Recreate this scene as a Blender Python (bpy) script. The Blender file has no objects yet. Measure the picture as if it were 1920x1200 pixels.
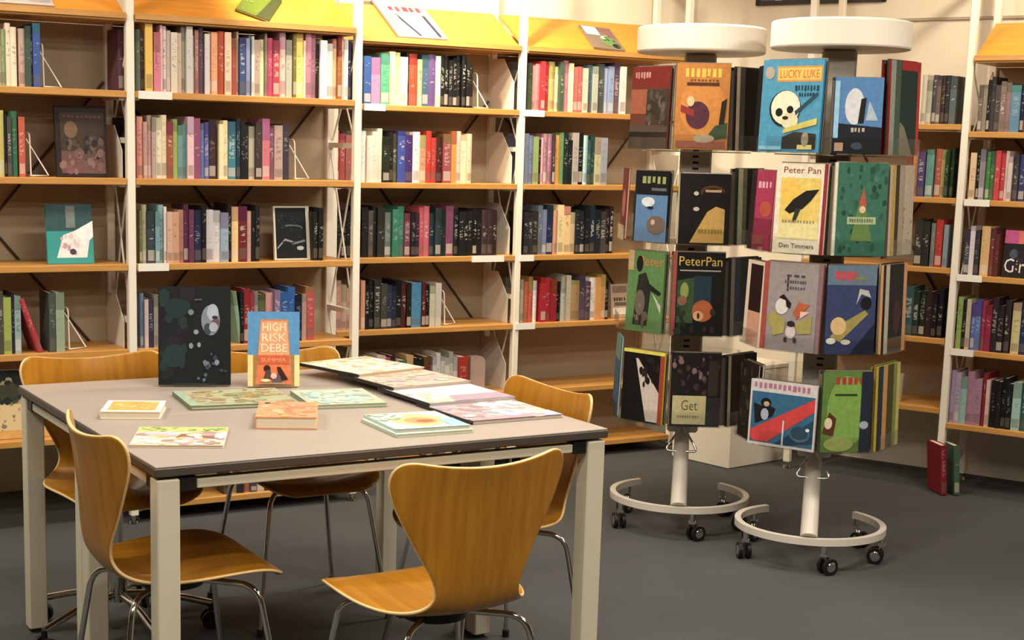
import bpy, bmesh, math, random, zlib
from mathutils import Vector, Matrix
random.seed(7)
S = bpy.context.scene
C = S.collection
R = math.radians

# ------------------------------------------------------------------ camera
F_PX, CX, CY = 2844.98, 870.88, 740.9          # focal length and principal point, px of 1920x1200
PITCH, ROLL, CAM_H = 0.1643, 0.0258, 1.4298
TH, TH2 = 0.5260, 0.6191                        # direction of the long shelving, of the right-hand shelving
cp, sp, cr, sr = math.cos(PITCH), math.sin(PITCH), math.cos(ROLL), math.sin(ROLL)
FWD = Vector((0, cp, -sp)); DN = Vector((0, -sp, -cp)); RT = Vector((1, 0, 0))
RT2 = cr * RT - sr * DN; DN2 = sr * RT + cr * DN
cam = bpy.data.cameras.new('camera'); camo = bpy.data.objects.new('camera', cam); C.objects.link(camo)
m = Matrix.Identity(4)
for i in range(3):
    m[i][0] = RT2[i]; m[i][1] = -DN2[i]; m[i][2] = -FWD[i]
m[2][3] = CAM_H
camo.matrix_world = m
cam.sensor_fit = 'HORIZONTAL'; cam.sensor_width = 36.0
cam.lens = F_PX * 36.0 / 1920.0
cam.shift_x = (960 - CX) / 1920.0; cam.shift_y = (CY - 600) / 1920.0
cam.clip_start = 0.05
S.camera = camo
CAM = Vector((0, 0, CAM_H))

# ------------------------------------------------------------------ world, lights, exposure
S.view_settings.view_transform = 'Standard'; S.view_settings.look = 'None'
S.view_settings.gamma = 1.0; S.view_settings.use_curve_mapping = False
S.view_settings.exposure = 0.0
S.cycles.transparent_max_bounces = 40
W = bpy.data.worlds.new('world'); S.world = W; W.use_nodes = True
W.node_tree.nodes['Background'].inputs[0].default_value = (1.0, 0.9, 0.78, 1)
W.node_tree.nodes['Background'].inputs[1].default_value = 0.05
CEIL = 2.75
def area(name, loc, sx, sy, power, col=(1, 0.915, 0.78), rot=(0, 0, 0)):
    l = bpy.data.lights.new(name, 'AREA'); l.shape = 'RECTANGLE'; l.size = sx; l.size_y = sy
    l.energy = power; l.color = col
    o = bpy.data.objects.new(name, l); C.objects.link(o); o.location = loc; o.rotation_euler = rot
    return o
def spot(name, loc, target, power, angle, blend=0.6, col=(1, 0.84, 0.6), rad=0.04):
    l = bpy.data.lights.new(name, 'SPOT'); l.energy = power; l.spot_size = R(angle); l.spot_blend = blend
    l.color = col; l.shadow_soft_size = rad
    o = bpy.data.objects.new(name, l); C.objects.link(o); o.location = loc
    o.rotation_euler = (Vector(target) - Vector(loc)).to_track_quat('-Z', 'Y').to_euler()
    return o
# ceiling luminaires over the reading table and the aisle (their housings are built below)
LAMPS = [(-1.7, 1.6), (0.3, 1.6), (2.3, 1.6), (-2.2, 3.9), (0.25, 3.6), (2.3, 4.0), (0.55, 5.35)]
for i, (x, y) in enumerate(LAMPS):
    area('ceiling_luminaire_light', (x, y, CEIL - 0.075), 1.1, 0.22, 44 if y < 5 else 38, rot=(0, 0, TH))
# picture-light spots that wash the sloping display tops of the shelving
SPOTS = [((-1.55, 4.95, 2.62), (-1.8, 5.35, 1.95), 22, 90), ((-0.62, 5.62, 2.42), (-0.5, 5.98, 1.92), 66, 100),
         ((-0.05, 6.2, 2.4), (-0.06, 6.66, 1.98), 92, 112), ((0.8, 6.45, 2.62), (0.6, 7.0, 1.9), 30, 95),
         ((2.2, 5.85, 2.62), (2.4, 6.45, 1.95), 48, 110)]
for a, b, pw, an in SPOTS:
    spot('shelf_spot_light', a, b, pw, an)

# ------------------------------------------------------------------ materials
def lin(h):
    h = h.lstrip('#'); v = [int(h[i:i + 2], 16) / 255 for i in (0, 2, 4)]
    return tuple(c / 12.92 if c <= 0.04045 else ((c + 0.055) / 1.055) ** 2.4 for c in v)
def ink(h, k=0.16):
    c = lin(h); g = 0.2126 * c[0] + 0.7152 * c[1] + 0.0722 * c[2]
    return tuple(v * (1 - k) + g * k for v in c)
MATS = {}
def newmat(name):
    mt = bpy.data.materials.new(name); mt.use_nodes = True; MATS[name] = mt
    nt = mt.node_tree; b = nt.nodes['Principled BSDF']
    return mt, nt, b
def setp(b, **k):
    for n, v in k.items():
        b.inputs[n.replace('_', ' ')].default_value = v
def plain(name, hexc, rough=0.5, metal=0.0, noise=0.0, scale=30, bump=0.0, coat=0.0):
    mt, nt, b = newmat(name); c = (*lin(hexc), 1)
    setp(b, Base_Color=c, Roughness=rough, Metallic=metal); b.inputs['Coat Weight'].default_value = coat
    if noise or bump:
        tc = nt.nodes.new('ShaderNodeTexCoord'); nz = nt.nodes.new('ShaderNodeTexNoise')
        nz.inputs['Scale'].default_value = scale; nz.inputs['Detail'].default_value = 4
        nt.links.new(tc.outputs['Object'], nz.inputs['Vector'])
        if noise:
            mr = nt.nodes.new('ShaderNodeMapRange'); mr.inputs['To Min'].default_value = 1 - noise; mr.inputs['To Max'].default_value = 1 + noise
            mx = nt.nodes.new('ShaderNodeVectorMath'); mx.operation = 'SCALE'; mx.inputs[0].default_value = c[:3]
            nt.links.new(nz.outputs['Fac'], mr.inputs['Value']); nt.links.new(mr.outputs[0], mx.inputs['Scale'])
            nt.links.new(mx.outputs[0], b.inputs['Base Color'])
        if bump:
            bp = nt.nodes.new('ShaderNodeBump'); bp.inputs['Strength'].default_value = bump; bp.inputs['Distance'].default_value = 0.004
            nt.links.new(nz.outputs['Fac'], bp.inputs['Height']); nt.links.new(bp.outputs[0], b.inputs['Normal'])
    return mt
def wood(name, h1, h2, stretch, rough=0.4, coat=0.15, scale=6):
    mt, nt, b = newmat(name); setp(b, Roughness=rough); b.inputs['Coat Weight'].default_value = coat
    tc = nt.nodes.new('ShaderNodeTexCoord'); mp = nt.nodes.new('ShaderNodeMapping'); mp.inputs['Scale'].default_value = stretch
    nz = nt.nodes.new('ShaderNodeTexNoise'); nz.inputs['Scale'].default_value = scale; nz.inputs['Detail'].default_value = 6; nz.inputs['Roughness'].default_value = 0.62
    rp = nt.nodes.new('ShaderNodeValToRGB'); rp.color_ramp.elements[0].position = 0.3; rp.color_ramp.elements[1].position = 0.7
    rp.color_ramp.elements[0].color = (*lin(h1), 1); rp.color_ramp.elements[1].color = (*lin(h2), 1)
    nt.links.new(tc.outputs['Object'], mp.inputs['Vector']); nt.links.new(mp.outputs[0], nz.inputs['Vector'])
    nt.links.new(nz.outputs['Fac'], rp.inputs['Fac']); nt.links.new(rp.outputs[0], b.inputs['Base Color'])
    return mt
plain('wall_paint', '#e6dcc9', 0.85, noise=0.03, scale=8, bump=0.05)
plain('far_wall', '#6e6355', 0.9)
plain('shade_panel', '#ad9b82', 0.8, noise=0.04, scale=12)  # taupe stands in for the shade on the wall between the shelves
plain('ceiling_paint', '#d6d0c4', 0.9)
plain('white_steel', '#f4ecdc', 0.35, noise=0.02)
plain('warm_white', '#efe6d6', 0.5)
plain('leg_cream', '#d8d0b8', 0.4)
plain('dark_edge', '#4a4138', 0.5)
plain('laminate', '#a0958c', 0.42, noise=0.05, scale=220)
plain('black_plastic', '#121212', 0.45)
plain('rubber', '#1a1a1a', 0.7)
plain('chrome', '#d8d6d2', 0.12, metal=1.0)
plain('brushed_steel', '#b7b0a6', 0.38, metal=0.85)
plain('grey_paint', '#d6cdc1', 0.4)
plain('rod_steel', '#3a2a1e', 0.5)
plain('slot_dark', '#2a2622', 0.8)
plain('pages', '#e4d8c0', 0.85, noise=0.05, scale=300)
plain('label_white', '#f0ece2', 0.5)
plain('trim_grey', '#a89c8c', 0.6)
plain('window_frame', '#2c2a28', 0.5)
plain('window_glass', '#7d7c76', 0.15)
plain('ply_edge', '#e2bf86', 0.5)
wood('shelf_wood', '#bd8440', '#d09a54', (1.0, 9, 9), 0.45, 0.05)
wood('header_wood', '#d6872a', '#e29a3c', (1.0, 8, 8), 0.45, 0.05)
wood('chair_ply', '#a0660e', '#bc8020', (14, 1.2, 1.2), 0.33, 0.25, 3.5)
# carpet
mt, nt, b = newmat('carpet'); setp(b, Roughness=0.95)
tc = nt.nodes.new('ShaderNodeTexCoord'); n1 = nt.nodes.new('ShaderNodeTexNoise'); n1.inputs['Scale'].default_value = 260; n1.inputs['Detail'].default_value = 3
n2 = nt.nodes.new('ShaderNodeTexNoise'); n2.inputs['Scale'].default_value = 1.7; n2.inputs['Detail'].default_value = 3
rp = nt.nodes.new('ShaderNodeValToRGB'); rp.color_ramp.elements[0].color = (*lin('#303131'), 1); rp.color_ramp.elements[1].color = (*lin('#565756'), 1)
ad = nt.nodes.new('ShaderNodeMath'); ad.operation = 'MULTIPLY_ADD'; ad.inputs[1].default_value = 0.35
bp = nt.nodes.new('ShaderNodeBump'); bp.inputs['Strength'].default_value = 0.5; bp.inputs['Distance'].default_value = 0.003
sb = nt.nodes.new('ShaderNodeMath'); sb.operation = 'MULTIPLY'; sb.inputs[1].default_value = 0.65
nt.links.new(tc.outputs['Object'], n1.inputs['Vector']); nt.links.new(tc.outputs['Object'], n2.inputs['Vector'])
nt.links.new(n2.outputs['Fac'], sb.inputs[0]); nt.links.new(n1.outputs['Fac'], ad.inputs[0]); nt.links.new(sb.outputs[0], ad.inputs[2])
nt.links.new(ad.outputs[0], rp.inputs['Fac']); nt.links.new(rp.outputs[0], b.inputs['Base Color'])
nt.links.new(n1.outputs['Fac'], bp.inputs['Height']); nt.links.new(bp.outputs[0], b.inputs['Normal'])
# clear acrylic
mt = bpy.data.materials.new('acrylic'); mt.use_nodes = True; MATS['acrylic'] = mt; nt = mt.node_tree; nt.nodes.remove(nt.nodes['Principled BSDF'])
tr = nt.nodes.new('ShaderNodeBsdfTransparent'); tr.inputs[0].default_value = (0.96, 0.965, 0.96, 1)
gl = nt.nodes.new('ShaderNodeBsdfGlossy'); gl.inputs['Roughness'].default_value = 0.06
fr = nt.nodes.new('ShaderNodeLayerWeight'); fr.inputs[0].default_value = 0.5; mx = nt.nodes.new('ShaderNodeMixShader')
pw = nt.nodes.new('ShaderNodeMath'); pw.operation = 'POWER'; pw.inputs[1].default_value = 5.0; nt.links.new(fr.outputs['Facing'], pw.inputs[0])
pm = nt.nodes.new('ShaderNodeMath'); pm.operation = 'MULTIPLY_ADD'; pm.inputs[1].default_value = 0.6; pm.inputs[2].default_value = 0.03; nt.links.new(pw.outputs[0], pm.inputs[0])
nt.links.new(pm.outputs[0], mx.inputs[0]); nt.links.new(tr.outputs[0], mx.inputs[1]); nt.links.new(gl.outputs[0], mx.inputs[2])
nt.links.new(mx.outputs[0], nt.nodes['Material Output'].inputs['Surface'])
# printed cover: colours stored per face
mt, nt, b = newmat('print'); setp(b, Roughness=0.58); b.inputs['Specular IOR Level'].default_value = 0.25
at_ = nt.nodes.new('ShaderNodeVertexColor'); at_.layer_name = 'Col'
tc = nt.nodes.new('ShaderNodeTexCoord'); nz = nt.nodes.new('ShaderNodeTexNoise'); nz.inputs['Scale'].default_value = 55; nz.inputs['Detail'].default_value = 3
mr = nt.nodes.new('ShaderNodeMapRange'); mr.inputs['To Min'].default_value = 0.72; mr.inputs['To Max'].default_value = 1.28
sc = nt.nodes.new('ShaderNodeVectorMath'); sc.operation = 'SCALE'
nt.links.new(tc.outputs['Object'], nz.inputs['Vector']); nt.links.new(nz.outputs['Fac'], mr.inputs['Value'])
nt.links.new(at_.outputs['Color'], sc.inputs[0]); nt.links.new(mr.outputs[0], sc.inputs['Scale']); nt.links.new(sc.outputs[0], b.inputs['Base Color'])
# plain book cloth / card in the book's own colour
mt, nt, b = newmat('cover'); setp(b, Roughness=0.55); b.inputs['Specular IOR Level'].default_value = 0.3
oi = nt.nodes.new('ShaderNodeObjectInfo'); nt.links.new(oi.outputs['Color'], b.inputs['Base Color'])
# book spine: own colour + printed title marks + shelf-mark sticker
def spine_mat(name, joined):
    mt, nt, b = newmat(name); setp(b, Roughness=0.5); b.inputs['Specular IOR Level'].default_value = 0.3
    N = nt.nodes.new; L = nt.links.new
    sx = N('ShaderNodeSeparateXYZ')
    if joined:      # many small books in one mesh carry their colour, place and chance value as attributes
        def attr(n_):
            a_ = N('ShaderNodeAttribute'); a_.attribute_name = n_; return a_
        COLR = attr('Col').outputs['Color']; RND = attr('rnd').outputs['Fac']; L(attr('uvw').outputs['Vector'], sx.inputs[0])
    else:
        oi = N('ShaderNodeObjectInfo'); tc = N('ShaderNodeTexCoord'); COLR = oi.outputs['Color']; RND = oi.outputs['Random']; L(tc.outputs['Generated'], sx.inputs[0])
    def mth(op, a, b_=None, c_=None):
        n = N('ShaderNodeMath'); n.operation = op
        for i, v in enumerate((a, b_, c_)):
            if v is None: continue
            if isinstance(v, (int, float)): n.inputs[i].default_value = v
            else: L(v, n.inputs[i])
        return n.outputs[0]
    def frac(k): return mth('FRACT', mth('MULTIPLY', RND, k))
    def band(v, lo, hi): return mth('MULTIPLY', mth('GREATER_THAN', v, lo), mth('LESS_THAN', v, hi))
    z, x, y = sx.outputs[2], sx.outputs[0], sx.outputs[1]
    onsp = mth('LESS_THAN', y, 0.06)
    cmb = N('ShaderNodeCombineXYZ'); L(mth('MULTIPLY', x, 1.6), cmb.inputs[0]); L(mth('MULTIPLY', frac(91.7), 40), cmb.inputs[1]); L(mth('MULTIPLY', z, 24), cmb.inputs[2])
    nz = N('ShaderNodeTexNoise'); nz.inputs['Scale'].default_value = 1.0; nz.inputs['Detail'].default_value = 1.5; L(cmb.outputs[0], nz.inputs['Vector'])
    thr = mth('GREATER_THAN', nz.outputs['Fac'], mth('MULTIPLY_ADD', frac(37.3), 0.16, 0.49))
    tlen = mth('MULTIPLY_ADD', frac(53.1), 0.25, 0.66)
    title = mth('MULTIPLY', mth('MULTIPLY', thr, mth('MULTIPLY', band(x, 0.2, 0.8), mth('MULTIPLY', mth('GREATER_THAN', z, 0.36), mth('LESS_THAN', z, tlen)))), onsp)
    lum = N('ShaderNodeRGBToBW'); L(COLR, lum.inputs[0])
    dk = mth('LESS_THAN', lum.outputs[0], 0.22)
    tcol = N('ShaderNodeMix'); tcol.data_type = 'RGBA'; L(dk, tcol.inputs[0]); tcol.inputs[6].default_value = (0.06, 0.05, 0.06, 1); tcol.inputs[7].default_value = (0.7, 0.66, 0.58, 1)
    m1 = N('ShaderNodeMix'); m1.data_type = 'RGBA'; L(mth('MULTIPLY', title, mth('MULTIPLY_ADD', frac(61.3), 0.35, 0.12)), m1.inputs[0]); L(COLR, m1.inputs[6]); L(tcol.outputs[2], m1.inputs[7])
    # second colour block on some spines
    hs = N('ShaderNodeHueSaturation'); L(m1.outputs[2], hs.inputs['Color']); L(mth('MULTIPLY_ADD', frac(71.9), 0.16, 0.42), hs.inputs['Hue']); hs.inputs['Value'].default_value = 0.62
    blk = mth('MULTIPLY', mth('GREATER_THAN', frac(17.3), 0.62), mth('GREATER_THAN', z, mth('MULTIPLY_ADD', frac(29.9), 0.3, 0.62)))
    m2 = N('ShaderNodeMix'); m2.data_type = 'RGBA'; L(blk, m2.inputs[0]); L(m1.outputs[2], m2.inputs[6]); L(hs.outputs[0], m2.inputs[7])
    stk = mth('MULTIPLY', mth('MULTIPLY', band(z, 0.05, mth('MULTIPLY_ADD', frac(7.7), 0.06, 0.2)), band(x, 0.08, 0.92)), mth('MULTIPLY', onsp, mth('GREATER_THAN', frac(11.3), 0.25)))
    scol = N('ShaderNodeMix'); scol.data_type = 'RGBA'; L(mth('GREATER_THAN', frac(3.1), 0.55), scol.inputs[0]); scol.inputs[6].default_value = (*lin('#6b6058'), 1); scol.inputs[7].default_value = (*lin('#d8cec0'), 1)
    m3 = N('ShaderNodeMix'); m3.data_type = 'RGBA'; L(mth('MULTIPLY', stk, 0.5), m3.inputs[0]); L(m2.outputs[2], m3.inputs[6]); L(scol.outputs[2], m3.inputs[7])
    L(m3.outputs[2], b.inputs['Base Color'])
spine_mat('spine', False); spine_mat('spine_joined', True)

# ------------------------------------------------------------------ geometry helpers
class MB:
    def __init__(s): s.v = []; s.f = []; s.mi = []; s.sm = []; s.fc = []
    def add(s, vs, fs, mi=0, smooth=False, col=None):
        o = len(s.v); s.v += [tuple(v) for v in vs]
        for f in fs:
            s.f.append(tuple(i + o for i in f)); s.mi.append(mi); s.sm.append(smooth); s.fc.append(col)
        return s
    def box(s, x0, x1, y0, y1, z0, z1, mi=0, bev=0.0, M=None):
        if bev <= 0:
            vs = [(x, y, z) for x in (x0, x1) for y in (y0, y1) for z in (z0, z1)]
            fs = [(0, 1, 3, 2), (4, 6, 7, 5), (0, 4, 5, 1), (2, 3, 7, 6), (0, 2, 6, 4), (1, 5, 7, 3)]
        else:
            bm = bmesh.new(); bmesh.ops.create_cube(bm, size=1)
            for v in bm.verts:
                v.co = Vector(((x0 + x1) / 2 + v.co.x * (x1 - x0), (y0 + y1) / 2 + v.co.y * (y1 - y0), (z0 + z1) / 2 + v.co.z * (z1 - z0)))
            bmesh.ops.bevel(bm, geom=bm.edges[:], offset=bev, segments=1, affect='EDGES', profile=0.5)
            bm.verts.index_update(); vs = [v.co.copy() for v in bm.verts]; fs = [tuple(v.index for v in f.verts) for f in bm.faces]; bm.free()
        if M is not None: vs = [M @ Vector(v) for v in vs]
        return s.add(vs, fs, mi)
    def cyl(s, p0, p1, r0, r1=None, n=16, mi=0, smooth=True, caps=True):
        r1 = r0 if r1 is None else r1
        p0, p1 = Vector(p0), Vector(p1); d = (p1 - p0).normalized()
        a = d.orthogonal().normalized(); b_ = d.cross(a)
        vs = []
        for p, r in ((p0, r0), (p1, r1)):
            for i in range(n):
                t = 2 * math.pi * i / n; vs.append(p + r * (math.cos(t) * a + math.sin(t) * b_))
        fs = [(i, (i + 1) % n, n + (i + 1) % n, n + i) for i in range(n)]
        s.add(vs, fs, mi, smooth)
        if caps: s.add(vs, [tuple(range(n))[::-1], tuple(range(n, 2 * n))], mi)
        return s
    def tube(s, pts, r, n=8, mi=0, closed=False):
        pts = [Vector(p) for p in pts]; k = len(pts); rings = []
        prev = None
        for i, p in enumerate(pts):
            if closed: d = pts[(i + 1) % k] - pts[i - 1]
            else: d = pts[min(i + 1, k - 1)] - pts[max(i - 1, 0)]
            d.normalize()
            if prev is None: a = d.orthogonal().normalized()
            else: a = (prev - d * prev.dot(d)).normalized()
            prev = a; b_ = d.cross(a)
            rings.append([p + r * (math.cos(2 * math.pi * j / n) * a + math.sin(2 * math.pi * j / n) * b_) for j in range(n)])
        vs = [v for rg in rings for v in rg]; fs = []
        for i in range(k if closed else k - 1):
            i2 = (i + 1) % k
            for j in range(n): fs.append((i * n + j, i * n + (j + 1) % n, i2 * n + (j + 1) % n, i2 * n + j))
        s.add(vs, fs, mi, True)
        if not closed: s.add(vs, [tuple(range(n))[::-1], tuple(range((k - 1) * n, k * n))], mi)
        return s
    def lathe(s, prof, n=32, mi=0, c=(0, 0)):
        vs = []; k = len(prof)
        for i in range(n):
            t = 2 * math.pi * i / n
            for r, z_ in prof: vs.append((c[0] + r * math.cos(t), c[1] + r * math.sin(t), z_))
        fs = [(i * k + j, ((i + 1) % n) * k + j, ((i + 1) % n) * k + j + 1, i * k + j + 1) for i in range(n) for j in range(k - 1)]
        return s.add(vs, fs, mi, False)
    def mesh(s, name, mats):
        me = bpy.data.meshes.new(name); me.from_pydata(s.v, [], s.f)
        for mname in mats: me.materials.append(MATS[mname])
        me.polygons.foreach_set('material_index', s.mi); me.polygons.foreach_set('use_smooth', s.sm)
        if any(c is not None for c in s.fc):
            ca = me.color_attributes.new('Col', 'FLOAT_COLOR', 'CORNER'); buf = []
            for p, c in zip(me.polygons, s.fc): buf += list((*(c or (1, 1, 1)), 1.0)) * p.loop_total
            ca.data.foreach_set('color', buf)
        me.update(); return me
def link(name, me, parent=None, loc=None, rot=None):
    o = bpy.data.objects.new(name, me); C.objects.link(o)
    if parent is not None: o.parent = parent
    if loc is not None: o.location = loc
    if rot is not None: o.rotation_euler = rot
    return o
def obj(name, mb, mats, parent=None, loc=None, rot=None):
    return link(name, mb.mesh(name, mats if isinstance(mats, (list, tuple)) else [mats]), parent, loc, rot)
def tag(o, label, cat, group=None):
    o['label'] = label; o['category'] = cat
    if group: o['group'] = group
    return o
def thing(name, label, cat, loc=(0, 0, 0), rz=0, group=None):
    o = link(name, None, None, loc, (0, 0, rz)); o.empty_display_size = 0.1
    return tag(o, label, cat, group)
def struct(name, mb, mats):
    o = obj(name, mb, mats); o['kind'] = 'structure'; return o
def copy_tree(o, parent=None):
    c = o.copy(); C.objects.link(c); c.parent = parent
    for ch in list(o.children): copy_tree(ch, c)
    return c
def ray(px, py):
    return RT2 * ((px - CX) / F_PX) + DN2 * ((py - CY) / F_PX) + FWD
def at_plane(px, py, P0, n):
    d = ray(px, py); return CAM + d * ((Vector(P0) - CAM).dot(n) / d.dot(n))
def at_z(px, py, z_):
    d = ray(px, py); return CAM + d * ((z_ - CAM_H) / d.z)
def smooth_path(pts, rad, k=4):
    """round the inner corners of a polyline"""
    pts = [Vector(p) for p in pts]; out = [pts[0]]
    for a, b_, c_ in zip(pts, pts[1:], pts[2:]):
        r = min(rad, (a - b_).length * 0.45, (c_ - b_).length * 0.45)
        p, q = b_ + (a - b_).normalized() * r, b_ + (c_ - b_).normalized() * r
        for i in range(k + 1):
            t = i / k; out.append(p * (1 - t) ** 2 + b_ * 2 * t * (1 - t) + q * t * t)
    out.append(pts[-1]); return out

E1 = Vector((math.cos(TH), math.sin(TH), 0)); N1 = Vector((-math.sin(TH), math.cos(TH), 0))
E2 = Vector((math.cos(TH2), -math.sin(TH2), 0)); N2 = Vector((math.sin(TH2), math.cos(TH2), 0))
class Frame:
    """a shelving front: t runs to the right along it, d into it, z up"""
    def __init__(s, O, e, n, rz): s.O = Vector((O[0], O[1], 0)); s.e = e; s.n = n; s.rz = rz
    def P(s, t, d, z_): return s.O + s.e * t + s.n * d + Vector((0, 0, z_))
    def px(s, x, y_, d=0.0):
        q = at_plane(x, y_, s.O + s.n * d, s.n) - s.O; return q.dot(s.e), q.z
FA = Frame((-1.214, 5.495), E1, N1, TH)
FB = Frame((-0.583, 6.264), E1, N1, TH)
FR = Frame((2.047, 6.399), E2, N2, -TH2)
TB = Frame((-0.6665, 3.2154), E1, N1, TH)       # reading table, origin at its near left corner

# ------------------------------------------------------------------ room shell
WD = 0.36
def wl(t): p = FB.P(t, WD, 0); return p
def cross2(p, d, q, g):
    k = d.x * g.y - d.y * g.x; return p + d * (((q.x - p.x) * g.y - (q.y - p.y) * g.x) / k)
KC = cross2(FB.P(0, WD, 0), E1, FR.P(0, 0.47, 0), E2)
PL = KC - E1 * 8.6; PR = KC + E2 * 5.6
P3 = Vector((PR.x, -2.6, 0)); P4 = Vector((PL.x, -2.6, 0))
corners = [PL, KC, PR, P3, P4]
struct('floor', MB().add([(p.x, p.y, 0) for p in corners] + [(p.x, p.y, -0.1) for p in corners], [(4, 3, 2, 1, 0), (5, 6, 7, 8, 9)] + [(i, (i + 1) % 5, 5 + (i + 1) % 5, 5 + i) for i in range(5)]), 'carpet')
struct('ceiling', MB().add([(p.x, p.y, CEIL) for p in corners] + [(p.x, p.y, CEIL + 0.1) for p in corners], [(0, 1, 2, 3, 4), (9, 8, 7, 6, 5)] + [(i, 5 + i, 5 + (i + 1) % 5, (i + 1) % 5) for i in range(5)]), 'ceiling_paint')
def wall(name, a, b_, mat='wall_paint'):
    d = (b_ - a).normalized(); o = Vector((-d.y, d.x, 0)) * 0.12
    vs = []
    for p in (a, b_, b_ + o, a + o): vs += [(p.x, p.y, 0), (p.x, p.y, CEIL)]
    struct(name, MB().add(vs, [(0, 2, 3, 1), (2, 4, 5, 3), (4, 6, 7, 5), (6, 0, 1, 7), (1, 3, 5, 7), (0, 6, 4, 2)]), mat)
wall('wall_left', PL, KC); wall('wall_right', KC, PR)
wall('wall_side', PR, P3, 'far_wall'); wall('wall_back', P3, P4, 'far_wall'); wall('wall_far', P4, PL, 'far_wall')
# thin rail along the right wall and the dark high window beside the corner
WR = Frame(FR.P(0, 0.47, 0)[:2], E2, N2, -TH2)
t0, z0 = WR.px(1672, 38); t1, z1 = WR.px(1940, 30)
o = obj('trim_1', MB().box(t0, t1 + 1.5, -0.012, 0.0, z0 - 0.006, z0 + 0.006), 'trim_grey', None, WR.O, (0, 0, WR.rz)); o['kind'] = 'structure'
t0, z0 = WR.px(1420, 11); t1, _ = WR.px(1662, 2)
o = obj('window_1', MB().box(t0, t1, -0.02, 0.0, z0, z0 + 0.02).box(t0, t0 + 0.02, -0.02, 0, z0, z0 + 0.4).box(t1 - 0.02, t1, -0.02, 0, z0, z0 + 0.4).box(t0, t1, -0.02, 0, z0 + 0.38, z0 + 0.4), 'window_frame', None, WR.O, (0, 0, WR.rz)); o['kind'] = 'structure'
obj('pane', MB().box(t0 + 0.02, t1 - 0.02, -0.008, -0.001, z0 + 0.02, z0 + 0.38), 'window_glass', o)
obj('mullion', MB().box(t0 + 0.1, t0 + 0.13, -0.018, -0.009, z0 + 0.02, z0 + 0.38), 'label_white', o)
for i, (x, y) in enumerate(LAMPS):
    words = ['left rear', 'middle rear', 'right rear', 'left middle', 'above the reading table', 'right middle', 'above the rotating racks']
    t = thing('ceiling_lamp', 'slim white ceiling luminaire, ' + words[i], 'lamp', (x, y, CEIL), TH, 'ceiling luminaires')
    h = MB(); h.box(-0.6, 0.6, -0.13, -0.115, -0.07, 0).box(-0.6, 0.6, 0.115, 0.13, -0.07, 0).box(-0.6, -0.585, -0.115, 0.115, -0.07, 0).box(0.585, 0.6, -0.115, 0.115, -0.07, 0).box(-0.585, 0.585, -0.115, 0.115, -0.02, 0)
    obj('housing', h, 'warm_white', t)

# ------------------------------------------------------------------ shelving
def bookcase(fr, name, label, posts, bays, depth, top):
    """posts: t positions; bays: (t0, t1, shelf heights, header height or None)"""
    T = thing(name, label, 'bookcase', fr.O, fr.rz, 'library shelving')
    w = 0.015
    post_me = None
    for t in posts:
        for d0 in (0.0, depth - 0.03):
            pm = MB().box(-w, w, 0, 0.03, 0.03, top, bev=0.003)
            p = obj('post', pm, 'white_steel', T, (t, d0, 0))
            obj('foot', MB().cyl((0, 0.015, 0.001), (0, 0.015, 0.012), 0.02, 0.018, 12).cyl((0, 0.015, 0.012), (0, 0.015, 0.03), 0.008, n=10), 'chrome', p)
        for zz in (0.12, 0.75, 1.4, 2.26):
            obj('rung', MB().box(-0.01, 0.01, 0.03, depth - 0.03, zz, zz + 0.02), 'white_steel', T, (t, 0, 0))
        for za, zb in ((0.75, 1.4), (1.4, 1.81), (0.14, 0.75)):
            b1 = MB().tube([(0.0, 0.035, za + 0.03), (0.0, depth - 0.035, zb - 0.02)], 0.004, 6); b1.tube([(0.006, 0.035, zb - 0.02), (0.006, depth - 0.035, za + 0.03)], 0.004, 6)
            obj('side_brace', b1, 'white_steel', T, (t, 0, 0))
    for (ta, tb, zs, hz) in bays:
        ln = tb - ta - 2 * w - 0.004
        for zz in zs:
            sh = obj('shelf', MB().box(0, ln, 0.0, depth - 0.005, -0.012, 0.012, bev=0.002), 'shelf_wood', T, (ta + w + 0.002, 0, zz))
            for xb in (0, ln - 0.02): obj('bracket', MB().box(xb, xb + 0.02, 0.02, depth - 0.05, -0.02, -0.0125), 'white_steel', sh)
        if hz:
            h = MB().box(0, ln, 0.0, depth - 0.005, -0.012, 0.012, bev=0.002)
            led = obj('header_shelf', h, 'shelf_wood', T, (ta + w + 0.002, 0, hz))
            pn = [(0, 0.012, 0.012), (ln, 0.012, 0.012), (ln, 0.25, 0.165), (0, 0.25, 0.165)]
            off = Vector((0, 0.010, -0.0155))
            q = [Vector(p) for p in pn] + [Vector(p) + off + Vector((0, 0, 0.004)) for p in pn]
            obj('display_panel', MB().add(q, [(0, 1, 2, 3), (7, 6, 5, 4), (0, 4, 5, 1), (1, 5, 6, 2), (2, 6, 7, 3), (3, 7, 4, 0)]), 'header_wood', led)
            obj('lip', MB().box(0, ln, -0.008, 0.0, -0.004, 0.018, bev=0.001), 'shelf_wood', led)
        # crossed rods at the rear
        zl, zh = 0.58, 1.62
        d = depth - 0.018
        obj('shade_panel', MB().box(ta + w, tb - w, depth - 0.004, depth - 0.001, 0.3 if len(zs) < 6 else 0.05, (hz or zs[0]) - 0.013), 'shade_panel', T)  # added sheet per bay, its darker colour carries the wall's shade
        cb = MB().tube([(ta + 0.02, d, zl), (tb - 0.02, d, zh)], 0.005, 6).tube([(ta + 0.02, d + 0.008, zh), (tb - 0.02, d + 0.008, zl)], 0.005, 6)
        obj('cross_brace', cb, 'rod_steel', T)
    return T
ZA = [1.572, 1.264, 0.956, 0.645, 0.334]; ZB = [1.568, 1.248, 0.935, 0.630, 0.327]
ZRR = [1.520, 1.241, 0.927, 0.612, 0.293]; ZRL = [1.549, 1.244, 0.950, 0.649, 0.350]
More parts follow.
